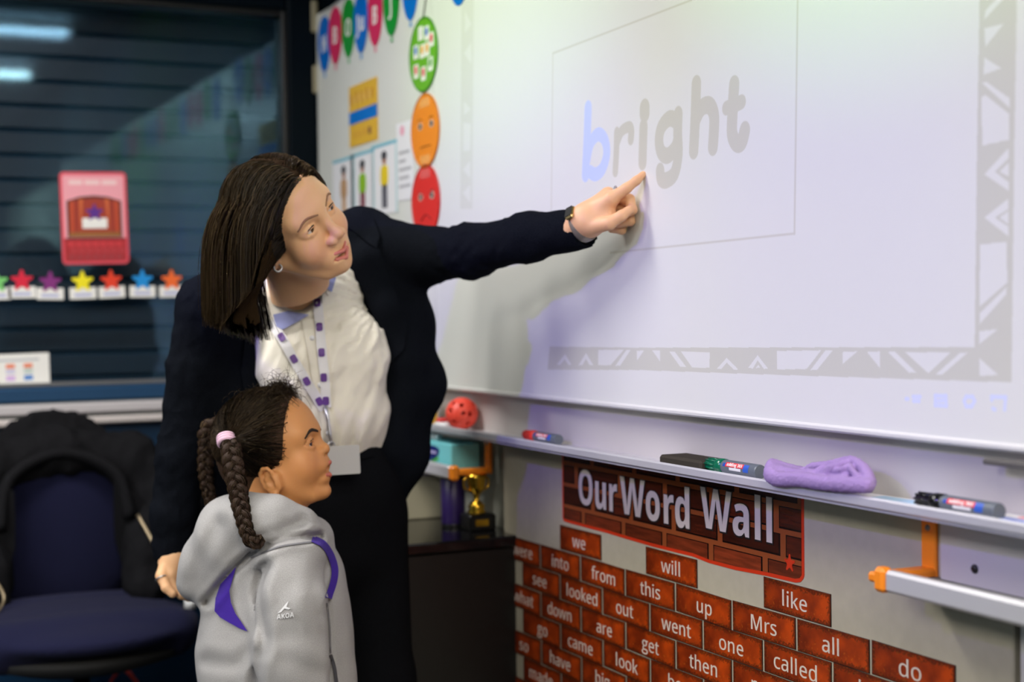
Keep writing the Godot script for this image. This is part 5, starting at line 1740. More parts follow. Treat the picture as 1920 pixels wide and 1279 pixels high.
	in_frame(o, "earring", tube_mesh(ring_at(ec, view * Vector3(0.35, 0, 0.94), 0.0068), [0.0019], 8, Vector3.ZERO, 1.0, true), M.steel)
	# ---- shirt
	var tf := view * Vector3(0.52, -0.02, 0.85)
	var white := cloth(rgb8(240, 234, 221), 0.8, 120.0, 0.03, 0.03)
	var sf := field_for([P(500, 560, 2.78), P(720, 530, 2.9), P(500, 860, 2.84), P(700, 860, 2.9)], 0.10, 0.0055)
	sf.chain([P(568, 572, 2.83), P(594, 650, 2.85), P(610, 745, 2.865), P(618, 800, 2.87), P(624, 850, 2.875)], [0.078, 0.120, 0.116, 0.112, 0.098], 0.03, tf, 1.30)
	sf.chain([P(470, 585, 2.79), P(575, 560, 2.83), P(690, 500, 2.92)], [0.045, 0.055, 0.05], 0.04)
	sf.ell(P(560, 690, 2.775), Vector3(0.072, 0.080, 0.055), 0.04)
	sf.ell(P(660, 675, 2.815), Vector3(0.070, 0.080, 0.055), 0.04)
	sf.ell(P(640, 780, 2.82), Vector3(0.085, 0.07, 0.06), 0.04)
	sf.cap(P(569, 562, 2.80), P(563, 520, 2.765), 0.050, 0.047, 0.01)
	sf.cap(P(562, 575, 2.78), P(558, 500, 2.74), 0.040, 0.040, 0.006, Vector3.ZERO, 1.0)
	sf.ell(P(560, 525, 2.745), Vector3(0.050, 0.062, 0.055), 0.006, Basis.IDENTITY, true)
	sf.ell(P(560, 562, 2.72), Vector3(0.040, 0.028, 0.07), 0.008, Basis.IDENTITY, true)
	sf.cut_plane(P(625, 852, 2.85), view * Vector3(-0.05, -1, 0))
	var fold := FastNoiseLite.new()
	fold.frequency = 5.0
	fold.fractal_octaves = 3
	warp(sf, func(p: Vector3, _n: Vector3) -> float:
		var q := world_to_px(p)
		var t := (q.x - 640.0) * 0.0105 + (q.y - 700.0) * 0.0042
		var a := fold.get_noise_3d(t * 0.55, (q.y * 0.35 - q.x * 0.15) * 0.003, 0.3)
		var w := smoothstep(600.0, 640.0, q.y)
		var rad := Vector2(q.x - 715.0, (q.y - 560.0))
		var ray_fold := sin(atan2(rad.y, rad.x) * 26.0 + fold.get_noise_2d(q.x * 0.004, q.y * 0.004) * 4.0) * smoothstep(260.0, 60.0, rad.length()) * 0.0028
		var hem := sin(q.x * 0.16 + q.y * 0.03) * smoothstep(760.0, 850.0, q.y) * 0.0035
		return (a * 0.007 + hem) * w + ray_fold)
	in_frame(o, "shirt", net(sf.mesh()), white)
	# placket and buttons
	in_frame(o, "shirt_placket", strap(sf, [[577, 600], [588, 660], [602, 740], [616, 800], [626, 848]], 22.0, 0.002, 0.002), white)
	for b in [[585, 634], [600, 722], [616, 812]]:
		in_frame(o, "button", lathe_mesh([Vector2(0, 0.0022), Vector2(0.0045, 0.002), Vector2(0.005, 0)], 14, Transform3D(view * Basis(Vector3.RIGHT, PI / 2), P(b[0], b[1], touch(sf, b[0], b[1]) - 0.005))), M.paper)
	var peri := cloth(rgb8(150, 155, 205), 0.8, 120.0, 0.03, 0.05)
	# collar: a stand round the neck and two leaves showing their blue lining
	in_frame(o, "collar", tube_mesh(smooth_path([P(500, 556, 2.765), P(498, 530, 2.80), P(510, 512, 2.83), P(540, 505, 2.84), P(600, 508, 2.83), P(620, 525, 2.795), P(612, 548, 2.765)], 6), [0.008, 0.011, 0.012, 0.013, 0.013, 0.013, 0.013, 0.013, 0.013, 0.013, 0.013, 0.013, 0.013, 0.013, 0.013, 0.013, 0.013, 0.013, 0.013, 0.013, 0.013, 0.013, 0.013, 0.013, 0.013, 0.013, 0.013, 0.013, 0.013, 0.013, 0.013, 0.013, 0.013, 0.013, 0.013, 0.012, 0.008], 10, Vector3(0, 1, 0), 0.28), white)
	in_frame(o, "collar_leaf", drape(sf, [[512, 590], [540, 583], [580, 590], [560, 602], [530, 618], [518, 612]], 5.0, 0.006, 0.003, 2.73), peri)
	in_frame(o, "collar_leaf", drape(sf, [[606, 520], [626, 512], [630, 522], [622, 548], [612, 540]], 5.0, 0.010, 0.003, 2.76), peri)
	# ---- trousers
	var navy := cloth(rgb8(3, 4, 8), 0.85, 90.0, 0.05, 0.2)
	var tr := field_for([P(560, 850, 2.85), P(720, 850, 2.9), Vector3(hip.x, 0.05, hip.z)], 0.17, 0.009)
	tr.chain([P(622, 845, 2.875), P(634, 930, 2.875), P(638, 1010, 2.875)], [0.106, 0.122, 0.112], 0.03, tf, 1.2)
	for m in [-1.0, 1.0]:
		var side := view * Vector3(m * 0.070, 0, -m * 0.05)
		side.y = 0
		tr.chain([P(634, 980, 2.875) + side * 0.8, Vector3(hip.x, 0.50, hip.z) + side + view * Vector3(0.0, 0, 0.02), Vector3(hip.x, 0.07, hip.z) + side * 1.1], [0.074, 0.066, 0.060], 0.03)
	in_frame(o, "trousers", net(tr.mesh()), navy)
	in_frame(o, "waistband", drape(tr, [[560, 842], [640, 852], [700, 838], [700, 856], [640, 870], [560, 860]], 8.0, 0.001, 0.004, 2.78), navy)
	for m in [-1.0, 1.0]:
		var side := view * Vector3(m * 0.070, 0, -m * 0.05)
		side.y = 0
		var ft := Vector3(hip.x, 0.045, hip.z) + side * 1.1
		var toe := Vector3(tf.x, 0, tf.z).normalized()
		var sh := field_for([ft, ft + toe * 0.15], 0.08, 0.007)
		sh.cap(ft - toe * 0.03, ft + toe * 0.14 - Vector3(0, 0.012, 0), 0.042, 0.032, 0.02)
		sh.cut_plane(Vector3(0, 0.001, 0), Vector3(0, -1, 0))
		in_frame(o, "shoe", net(sh.mesh()), M.black)
	# ---- jacket: sleeves, back, two open fronts, one field
	var jf := field_for([shR, shL, P(1100, 432, 2.6), P(322, 1035, 2.80), P(760, 980, 2.93), P(600, 960, 3.0)], 0.085, 0.0072)
	jf.chain([P(388, 577, 2.762), P(366, 690, 2.765), P(343, 850, 2.78), P(327, 960, 2.79), P(325, 1034, 2.80)], [0.056, 0.050, 0.047, 0.041, 0.039], 0.02)
	jf.chain([P(682, 450, 2.95), P(748, 475, 2.92), P(800, 479, 2.89), P(885, 471, 2.81), P(990, 445, 2.69), P(1090, 429, 2.602)], [0.061, 0.053, 0.0505, 0.0475, 0.0405, 0.0370], 0.03)
	jf.chain([P(395, 575, 2.78), P(470, 560, 2.84), P(560, 520, 2.89), P(625, 478, 2.92), P(682, 450, 2.95)], [0.058, 0.062, 0.064, 0.058, 0.057], 0.03)
	jf.chain([P(560, 600, 2.92), P(590, 720, 2.94), P(610, 860, 2.94), P(612, 950, 2.94)], [0.13, 0.14, 0.145, 0.14], 0.04, tf, 2.6)
	jf.chain([P(425, 600, 2.79), P(446, 720, 2.82), P(452, 860, 2.845), P(455, 960, 2.86)], [0.062, 0.057, 0.053, 0.054], 0.04)
	jf.chain([P(720, 490, 2.925), P(756, 600, 2.93), P(784, 722, 2.93), P(752, 850, 2.92), P(710, 950, 2.92)], [0.054, 0.052, 0.046, 0.046, 0.042], 0.04)
	jf.chain([P(676, 500, 2.875), P(724, 590, 2.875), P(758, 680, 2.88), P(760, 740, 2.885), P(735, 840, 2.885)], [0.034, 0.034, 0.036, 0.036, 0.036], 0.03)
	jf.ell(P(1113, 427, 2.585), Vector3.ONE * 0.032, 0.004, Basis.IDENTITY, true)
	# tidy the hem of the right front and the sleeve end
	var wrinkle := FastNoiseLite.new()
	wrinkle.frequency = 6.0
	wrinkle.fractal_octaves = 3
	var el := P(880, 470, 2.81)
	warp(jf, func(p: Vector3, _n: Vector3) -> float:
		var q := world_to_px(p)
		var arm := smoothstep(760.0, 830.0, q.x) * smoothstep(560.0, 520.0, q.y)
		var a := sin(q.x * 0.115 + q.y * 0.05 + wrinkle.get_noise_2d(q.x * 0.006, q.y * 0.006) * 5.0) * 0.0026 * arm * (0.35 + 0.65 * exp(-pow((q.x - 870.0) / 80.0, 2.0)))
		var arm2 := smoothstep(420.0, 380.0, q.x)
		var b := sin(q.y * 0.055 + q.x * 0.035 + wrinkle.get_noise_2d(q.x * 0.006, q.y * 0.004) * 5.0) * 0.0022 * arm2
		return a + b + wrinkle.get_noise_3d(p.x * 1.6, p.y * 0.8, p.z * 1.6) * 0.006 * (1.0 - arm) * (1.0 - arm2))
	var suit := cloth(rgb8(3, 6, 13), 0.85, 90.0, 0.05, 0.2)
	in_frame(o, "jacket", net(jf.mesh()), suit)
	in_frame(o, "lapel", drape(jf, [[648, 428], [664, 436], [690, 459], [712, 470], [738, 540], [764, 610], [757, 655], [724, 690], [712, 620], [676, 540], [650, 500], [643, 470]], 7.0, 0.004, 0.004, 2.85), suit)
	in_frame(o, "lapel", drape(jf, [[462, 620], [494, 606], [496, 730], [488, 870], [470, 800], [452, 700]], 7.0, 0.003, 0.004, 2.78), suit)
	in_frame(o, "jacket_collar", drape(jf, [[640, 398], [668, 392], [700, 410], [712, 440], [706, 466], [690, 455], [664, 434], [648, 424]], 6.0, 0.003, 0.005, 2.88), suit)
	in_frame(o, "shirt_cuff", tube_mesh(ring_at(P(325, 1036, 2.798), (P(325, 1034, 2.80) - P(327, 960, 2.79)).normalized(), 0.0315), [0.0035], 8, Vector3.ZERO, 1.0, true), white)
	# ---- wristwatch
	var wc := P(1093, 421, 2.585)
	var ax := (P(1106, 413, 2.578) - P(1078, 428, 2.598)).normalized()
	var band := []
	var s1 := ax.cross(Vector3.UP).normalized()
	var s2 := ax.cross(s1)
	for k in 32:
		band.append(wc + s1 * cos(TAU * k / 32) * 0.0285 + s2 * sin(TAU * k / 32) * 0.0305)
	in_frame(o, "watch_strap", tube_mesh(band, [0.0088], 10, ax, 0.16, true), mat(rgb8(150, 142, 130), 0.4, 0.5))
	var wt := (P(1076, 398, 2.565) - wc).normalized()
	wt = (wt - ax * wt.dot(ax)).normalized()
	var wb := Basis(ax, wt, ax.cross(wt))
	in_frame(o, "watch_case", box_mesh(wc + wt * 0.034, Vector3(0.018, 0.009, 0.026), 0.003, wb), mat(rgb8(222, 190, 130), 0.25, 0.9))
	in_frame(o, "watch_face", box_mesh(wc + wt * 0.0388, Vector3(0.014, 0.0012, 0.022), 0.0004, wb), M.black)
	in_frame(o, "ring", tube_mesh(ring_at(P(1152, 361, 2.562), (P(1180, 374, 2.560) - P(1140, 366, 2.57)).normalized(), 0.0112), [0.0014], 6, Vector3.ZERO, 1.0, true), M.steel)
	var fr := P(323, 1090, 2.7585)
	in_frame(o, "ring", tube_mesh(ring_at(P(303, 1085, 2.752), (P(312, 1102, 2.745) - P(303, 1080, 2.755)).normalized(), 0.0112), [0.0014], 6, Vector3.ZERO, 1.0, true), M.steel)
	# ---- lanyard with its badge hangs on the shirt: a thing of its own
	var lp := P(640, 862, 2.74)
	var l := thing("lanyard", "white lanyard printed with purple badges round the woman's neck carrying a blank card", "lanyard", lp)
	var lw := mat(rgb8(226, 224, 228), 0.6)
	var purple := mat(rgb8(100, 62, 140), 0.5)
	in_frame(l, "strap", strap(sf, [[590, 508], [593, 530], [596, 570], [600, 616], [604, 665], [609, 711], [612, 764]], 18.0, 0.007, 0.0015, 2.74), lw)
	in_frame(l, "strap", strap(sf, [[510, 600], [518, 618], [532, 640], [554, 680], [579, 722], [608, 768]], 18.0, 0.006, 0.0015, 2.73), lw)
	for m in [[528, 632, -0.55], [551, 673, -0.55], [575, 715, -0.5], [599, 753, -0.5], [594, 528, 0.0], [595, 567, -0.05], [599, 613, -0.05], [603, 661, -0.05], [607, 708, -0.05], [611, 752, -0.05]]:
		var t: float = m[2]
		var q := []
		var rr := rect(-6, -8, 6, 8, 3.5)
		for p in rr:
			var w2: Vector2 = p.rotated(t)
			q.append([m[0] + w2.x, m[1] + w2.y])
		in_frame(l, "printed_badge", drape(sf, q, 5.0, 0.0095, 0.0006, 2.73), purple)
	var d0 := touch(sf, 616, 790)
	in_frame(l, "clip", tube_mesh([P(610, 762, d0 - 0.012), P(615, 786, d0 - 0.014), P(618, 812, d0 - 0.016), P(622, 836, d0 - 0.018)], [0.0045, 0.003, 0.0035, 0.0025], 8), M.steel)
	in_frame(l, "clip_loop", tube_mesh(ring_at(P(621, 836, d0 - 0.020), view * Vector3(0.5, 0, 0.86), 0.007), [0.0012], 6, Vector3.ZERO, 1.0, true), M.steel)
	var bd := d0 - 0.026
	var c0 := P(646, 863, bd)
	var bb := Basis(view * Vector3(0.985, 0.05, -0.12), view * Vector3(-0.05, 0.99, 0.1), Vector3.ZERO)
	bb.z = bb.x.cross(bb.y)
	bb = bb.orthonormalized()
	in_frame(l, "card", slab_mesh(rect(-0.030, -0.026, 0.028, 0.027, 0.003), 0.0016, Transform3D(bb, c0)), mat(rgb8(206, 206, 208), 0.35))

func ring_at(c: Vector3, n: Vector3, r: float) -> Array:
	var a := n.cross(Vector3(0.2, 0.9, 0.3)).normalized()
	var b := n.cross(a).normalized()
	var o := []
	for k in 24:
		o.append(c + a * cos(TAU * k / 24) * r + b * sin(TAU * k / 24) * r)
	return o
func touch_head(f: Field, xf: Transform3D, px: float, py: float) -> float:
	var inv := xf.affine_inverse()
	var d := 2.3
	while d < 3.0:
		if sample(f, inv * P(px, py, d)) < 0.0005:
			return d - 0.003
		d += 0.001
	return 2.62

func woman_hair(o: Node3D, hx: Transform3D) -> void:
	var g := hx.basis.transposed() * Vector3.DOWN
	var c := Vector3(0, 0.030, -0.014)
	var rad := Vector3(0.076, 0.087, 0.095)
	var rng := RandomNumberGenerator.new()
	rng.seed = 21
	var front := func(y: float) -> float:                    # how far forward hair may lie at a height
		if y > -0.02:
			return 0.030 + (y + 0.02) * 0.38
		return maxf(-0.027, 0.030 + (y + 0.02) * 1.5) + maxf(0.0, -0.060 - y) * 0.45 
	var grow := func(root: Vector3, layer: float, jit: Vector3) -> Array:
		# combed off the parting and back over the ear, then hanging by its own weight
		var sd := -1.0 if root.x < 0.016 else 1.0
		var p := root
		var dirv := Vector3(sd * 0.8, -0.1, -0.35 - maxf(0.0, root.z) * 7.0) + jit
		var pts := [p]
		var step := 0.018
		for i in 34:
			var t := float(i) / 16.0
			dirv = dirv.lerp(g, clampf(0.16 + t * 0.9, 0.0, 0.8)).normalized()
			p += dirv * step
			var puff := 1.0 + layer * 0.17 * smoothstep(0.0, 9.0, float(i + 1)) + 0.02 + layer * 0.05
			var q := (p - c) / (rad * puff)
			var l := q.length()
			var nrm := (q / rad).normalized()
			if l < 1.0 or nrm.dot(g) < 0.05:
				p = c + q / l * rad * puff
				dirv = (p - pts[-1]).normalized()
			if sd < 0.0 and p.y < -0.055 and p.z > -0.065:
				p.z += step * 0.70 * minf((p.z + 0.065) / 0.05, 1.0)
			var zl: float = front.call(p.y)
			if p.z > zl and i > 0:
				p.z = zl
			var nk := Vector2(p.x, p.z + 0.035)
			if p.y < -0.06 and nk.length() < 0.062:
				nk = nk.normalized() * 0.062
				p.x = nk.x
				p.z = nk.y - 0.035
			pts.append(p)
			if sd > 0.0 and i > 6 and (p.y < -0.085 or p.x < 0.034):
				break
			var w := world_to_px(hx * p)
			var lim := 470.0 + 14.0 * rng.randfn() if w.x > 610.0 else 612.0 - maxf(0.0, 470.0 - w.x) * 0.40 - maxf(0.0, w.x - 490.0) * 0.40
			if w.y > lim + 30.0 * (rng.randf() - 0.4):
				break
		return pts
	var roots := []
	while roots.size() < 7000:
		var v := Vector3(rng.randfn(), rng.randfn(), rng.randfn()).normalized()
		var p := c + v * rad
		var zl: float = front.call(p.y)
		if p.z > zl or p.y < -0.035 - 0.3 * maxf(0.0, -p.z):
			continue
		roots.append(p)
	# a denser row along the hairline
	for k in 500:
		var y := rng.randf_range(-0.02, 0.088)
		var zl: float = front.call(y) - rng.randf() * 0.004
		var e := 1.0 - pow((y - c.y) / rad.y, 2.0) - pow((zl - c.z) / rad.z, 2.0)
		if e > 0.0:
			roots.append(Vector3((-1.0 if k % 3 else 1.0) * rad.x * sqrt(e), y, zl))
	var list := []
	var cols := []
	for p in roots:
		var layer := 0.15 + 0.85 * rng.randf()
		var s: Array = grow.call(p, layer, Vector3(rng.randfn() * 0.08, rng.randfn() * 0.06, rng.randfn() * 0.08))
		if s.size() > 3:
			list.append(s)
			var k := rng.randf()
			cols.append(Color(0.125, 0.078, 0.033).lerp(Color(0.62, 0.42, 0.21), k * k))
	var hm := vert_mat(0.30, 0.7)
	var hf := Field.new(Vector3(-0.33, -0.36, -0.24), Vector3(0.13, 0.15, 0.12), 0.0045)
	hf.ell(c, rad * 1.0, 0.004)
	hf.cut_plane(Vector3(0, 0.088, 0.066), Vector3(0, -0.356, 0.934), 0.004)
	for k in 110:
		var p: Vector3 = roots[k * 60]
		var s: Array = grow.call(p, 0.0, Vector3.ZERO)
		for i in range(0, s.size() - 3, 2):
			hf.cap(s[i], s[mini(i + 2, s.size() - 1)], 0.0030, 0.0030, 0.004)
	for k in 90:
		var p: Vector3 = roots[7000 + (k * 5) % (roots.size() - 7000)]
		if p.x < 0.0:
			var s: Array = grow.call(p, 0.0, Vector3.ZERO)
			for i in range(2, s.size() - 3, 2):
				hf.cap(s[i], s[mini(i + 2, s.size() - 1)], 0.0030, 0.0030, 0.004)
	in_frame(o, "hair", net(hf.mesh()), mat(rgb8(42, 31, 19), 0.9, 0.0, 0.1), hx)
	var h := in_frame(o, "hair_strands", hairs(list, 0.00065, cols, 0.5), hm, hx)
	h.set_meta("kind", "stuff")
func girl() -> void:
	var at := P(520, 1000, 2.58)
	var o := thing("person", "small girl in a grey hoodie with braided hair looking up at the board", "person", Vector3(at.x, 0, at.z))
	# ---- head
	var u := view * Vector3(-0.27, 0.955, 0.03).normalized()
	var fw := view * Vector3(0.955, 0.262, 0.09).normalized()
	var r := u.cross(fw).normalized()
	u = fw.cross(r).normalized()
	var hx := Transform3D(Basis(r, u, fw), P(521, 846, 2.585))
	var inv := hx.affine_inverse()
	var hf := head_field(true, inv * P(505, 985, 2.575), 0.044)
	var hands := []
	var bodyf := field_for([P(400, 1000, 2.4), P(640, 1000, 2.8), Vector3(at.x, 0.04, at.z)], 0.12, 0.011)
	bodyf.chain([P(510, 1000, 2.57), P(516, 1100, 2.58), P(516, 1300, 2.58), P(516, 1480, 2.58)], [0.045, 0.08, 0.08, 0.08], 0.03)
	var side := view * Vector3(0.0, 0, 0.055)
	side.y = 0
	for m in [-1.0, 1.0]:
		bodyf.chain([P(516, 1480, 2.58) + side * m, Vector3(at.x, 0.30, at.z) + side * m, Vector3(at.x, 0.07, at.z) + side * m], [0.06, 0.045, 0.032], 0.02)
		var dd: float = 2.46 if m > 0 else 2.70
		bodyf.chain([P(540, 1060, dd), P(545, 1230, dd - 0.02), P(570, 1400, dd - 0.02), P(585, 1440, dd - 0.02)], [0.03, 0.028, 0.022, 0.02], 0.02)
		# a small hand below the cuff, out of the frame
		var hc := P(590, 1455, dd - 0.02)
		var hn := Field.new(hc - Vector3.ONE * 0.09, hc + Vector3.ONE * 0.09, 0.0032)
		hn.cap(P(585, 1435, dd - 0.02), P(592, 1470, dd - 0.02), 0.019, 0.021, 0.01)
		for k in 4:
			var b := P(586 + k * 5, 1480, dd - 0.045 + k * 0.015)
			hn.chain([b, b + view * Vector3(0.004, -0.022, 0), b + view * Vector3(0.010, -0.038 - 0.004 * (k % 2), 0)], [0.0085, 0.0075, 0.006], 0.003)
		var th := P(602, 1456, dd - 0.035)
		hn.chain([th, th + view * Vector3(0.014, -0.016, 0), th + view * Vector3(0.018, -0.030, 0)], [0.010, 0.0085, 0.0065], 0.004)
		hands.append([hn.mesh(), Transform3D.IDENTITY])
	var all := merged([[hf.mesh(), hx], [bodyf.mesh(), Transform3D.IDENTITY]] + hands)
	var skin := func(p: Vector3, _n: Vector3) -> Color:
		var q := inv * p
		var c := Color(0.60, 0.265, 0.095)
		if q.length() < 0.16:
			var b := 0.0
			for m in [-1.0, 1.0]:
				b += exp(-q.distance_squared_to(Vector3(m * 0.038, -0.038, 0.058)) / 0.0006) * 0.4
			c = c.lerp(Color(0.58, 0.21, 0.085), clampf(b, 0.0, 0.5))
		return c
	in_frame(o, "body", net(all, skin), skin_mat())
	eyes_and_lips(o, hf, o.transform.affine_inverse() * hx, true, fw + u * 0.15 + view * Vector3(0, 0, 0.24), rgb8(48, 28, 16), rgb8(196, 104, 88), rgb8(40, 24, 16), 0.001)
	girl_hair(o, hx)
	# ---- hoodie
	var f := field_for([P(400, 960, 2.44), P(640, 1380, 2.72), P(345, 1110, 2.6), P(640, 1440, 2.44)], 0.075, 0.0056)
	f.chain([P(520, 1010, 2.575), P(518, 1060, 2.58), P(517, 1120, 2.58), P(517, 1210, 2.58), P(522, 1320, 2.58), P(524, 1420, 2.58)], [0.060, 0.098, 0.119, 0.128, 0.130, 0.126], 0.03, view * Vector3(0, 0, 1), 1.12)
	f.chain([P(548, 1062, 2.475), P(549, 1130, 2.45), P(548, 1230, 2.445), P(562, 1340, 2.44), P(585, 1430, 2.44)], [0.050, 0.055, 0.056, 0.050, 0.042], 0.022)
	f.chain([P(540, 1062, 2.675), P(545, 1230, 2.69), P(562, 1340, 2.69), P(585, 1430, 2.69)], [0.050, 0.056, 0.050, 0.042], 0.03)
	f.cap(P(548, 1050, 2.49), P(590, 1015, 2.56), 0.042, 0.024, 0.03)
	# neckline ring and the hood lying on her back
	var ring := [P(592, 1000, 2.565), P(560, 985, 2.515), P(512, 972, 2.495), P(462, 970, 2.50), P(425, 985, 2.54), P(430, 985, 2.62), P(500, 975, 2.66), P(570, 990, 2.63), P(592, 1000, 2.575)]
	f.chain(ring, [0.020, 0.026, 0.034, 0.040, 0.042, 0.040, 0.034, 0.026, 0.020], 0.02)
	f.chain([P(470, 1000, 2.515), P(425, 1022, 2.53), P(388, 1062, 2.545), P(365, 1095, 2.55)], [0.048, 0.050, 0.036, 0.026], 0.025)
	f.chain([P(470, 1000, 2.63), P(425, 1022, 2.63), P(388, 1062, 2.62), P(365, 1095, 2.61)], [0.048, 0.050, 0.036, 0.026], 0.025)
	f.chain([P(440, 1000, 2.57), P(395, 1050, 2.58), P(362, 1098, 2.58)], [0.055, 0.042, 0.026], 0.03)
	f.ell(P(512, 955, 2.578), Vector3(0.050, 0.055, 0.052), 0.012, Basis.IDENTITY, true)
	var n := FastNoiseLite.new()
	n.frequency = 5.0
	n.fractal_octaves = 2
	var folds := [                                              # lines of the creases by bearing, width, depth
		[[[500, 1060], [485, 1100], [490, 1150], [496, 1205], [483, 1250], [478, 1290]], 10.0, 0.0085],
		[[[613, 1131], [620, 1180], [620, 1290]], 5.0, 0.003],
		[[[598, 1006], [540, 1011], [490, 1030], [445, 1062], [415, 1098], [388, 1130]], 8.0, 0.0095],
		[[[566, 978], [520, 1000], [482, 1010]], 9.0, 0.005],
		[[[410, 985], [382, 1040], [366, 1085]], 15.0, 0.004],
		[[[548, 1095], [505, 1150]], 17.0, 0.003],
		[[[470, 1225], [440, 1245], [390, 1240]], 14.0, 0.004],
		[[[600, 1060], [585, 1110], [600, 1150]], 14.0, 0.003],
		[[[540, 1240], [600, 1262]], 14.0, 0.003],
	]
	for q in folds:
		var line := []
		for k in q[0]:
			line.append(Vector2(k[0], k[1]))
		q[0] = smooth_path(line, 4)
	warp(f, func(p: Vector3, nn: Vector3) -> float:
		var q := world_to_px(p)
		var near := smoothstep(-0.1, 0.3, nn.dot((eye - p).normalized()))
		var out := n.get_noise_3d(p.x * 1.5, p.y, p.z * 1.5) * 0.006
		if near > 0.0:
			for fo in folds:
				var best := 1e9
				for i in fo[0].size() - 1:
					best = minf(best, q.distance_squared_to(Geometry2D.get_closest_point_to_segment(q, fo[0][i], fo[0][i + 1])))
				var e: float = sqrt(best) / fo[1]
				if e < 4.0:
					out += near * fo[2] * (0.5 * exp(-pow(e - 1.9, 2.0)) - exp(-e * e))
		return out)
	var grey := cloth(rgb8(184, 182, 183), 0.95, 130.0, 0.10, 0.26, 0.1)
	in_frame(o, "hoodie", net(f.mesh()), grey)
	var vio := cloth(rgb8(62, 36, 150), 0.9, 160.0, 0.06, 0.08, 0.1)
	in_frame(o, "shoulder_panel", drape(f, [[443, 1062], [428, 1080], [413, 1096], [404, 1122], [402, 1146], [413, 1158], [430, 1168], [448, 1178], [464, 1184], [452, 1166], [441, 1150], [433, 1130], [430, 1108], [436, 1086]], 5.0, 0.004, 0.002, 2.5), vio)
	in_frame(o, "piping", strap(f, [[590, 1012], [606, 1020], [620, 1040], [628, 1066], [626, 1090], [619, 1112], [616, 1122]], 13.0, 0.004, 0.002, 2.5), vio)
	in_frame(o, "piping", strap(f, [[585, 1011], [595, 1014]], 10.0, 0.0045, 0.002, 2.5), vio)
	# stitched seams, pocket zip, hem of the hood
	var seam := cloth(rgb8(118, 117, 122), 0.95, 160.0, 0.05, 0.1)
	for s in [[[470, 1046], [520, 1026], [560, 1019], [594, 1015]], [[613, 1131], [618, 1170], [620, 1225]], [[443, 1062], [470, 1036]]]:
		in_frame(o, "seam", strap(f, s, 3.0, 0.002, 0.0014, 2.5), seam)
	in_frame(o, "pocket_zip", strap(f, [[620, 1228], [627, 1250], [632, 1285]], 6.0, 0.003, 0.003, 2.5), cloth(rgb8(70, 70, 76), 0.6, 160.0, 0.0, 0.1))
	# printed mark and lettering on the sleeve
	var pr := mat(rgb8(214, 214, 218), 0.6)
	in_frame(o, "printed_mark", drape(f, [[519, 1151], [526, 1144], [536, 1132], [541, 1127], [537, 1138], [545, 1141], [541, 1143], [533, 1141], [527, 1148]], 4.0, 0.0022, 0.0008, 2.4), pr)
	var txt := letters("AKOA", 0.0085, 0.0006, true, 1.1)
	var ta := txt.surface_get_arrays(0)
	var tv: PackedVector3Array = ta[Mesh.ARRAY_VERTEX]
	for i in tv.size():
		var tx := 535.0 + tv[i].x * 920.0
		var ty := 1155.0 - tv[i].y * 1050.0 - (tx - 535.0) * 0.14
		tv[i] = P(tx, ty, touch(f, tx, ty) - 0.0035 - tv[i].z)
	in_frame(o, "lettering", ribbon_fix(tv, ta), pr)
	# ---- trousers and shoes, below the frame
	var tr := field_for([P(516, 1400, 2.5), P(516, 1400, 2.7), Vector3(at.x, 0.02, at.z)], 0.14, 0.009)
	for k in [-1.0, 1.0]:
		tr.chain([P(520, 1420, 2.58) + side * k * 0.8, P(518, 1480, 2.58) + side * k, Vector3(at.x, 0.30, at.z) + side * k, Vector3(at.x, 0.06, at.z) + side * k], [0.085, 0.08, 0.062, 0.052], 0.02)
		var toe := Vector3(fw.x, 0, fw.z).normalized()
		var ft: Vector3 = Vector3(at.x, 0.036, at.z) + side * k
		var sh := field_for([ft, ft + toe * 0.1], 0.07, 0.006)
		sh.cap(ft - toe * 0.02, ft + toe * 0.09 - Vector3(0, 0.008, 0), 0.034, 0.028, 0.02)
		sh.cut_plane(Vector3(0, 0.001, 0), Vector3(0, -1, 0))
		in_frame(o, "shoe", net(sh.mesh()), M.black)
	in_frame(o, "trousers", net(tr.mesh()), cloth(rgb8(26, 26, 32), 0.9, 90.0, 0.05, 0.2))

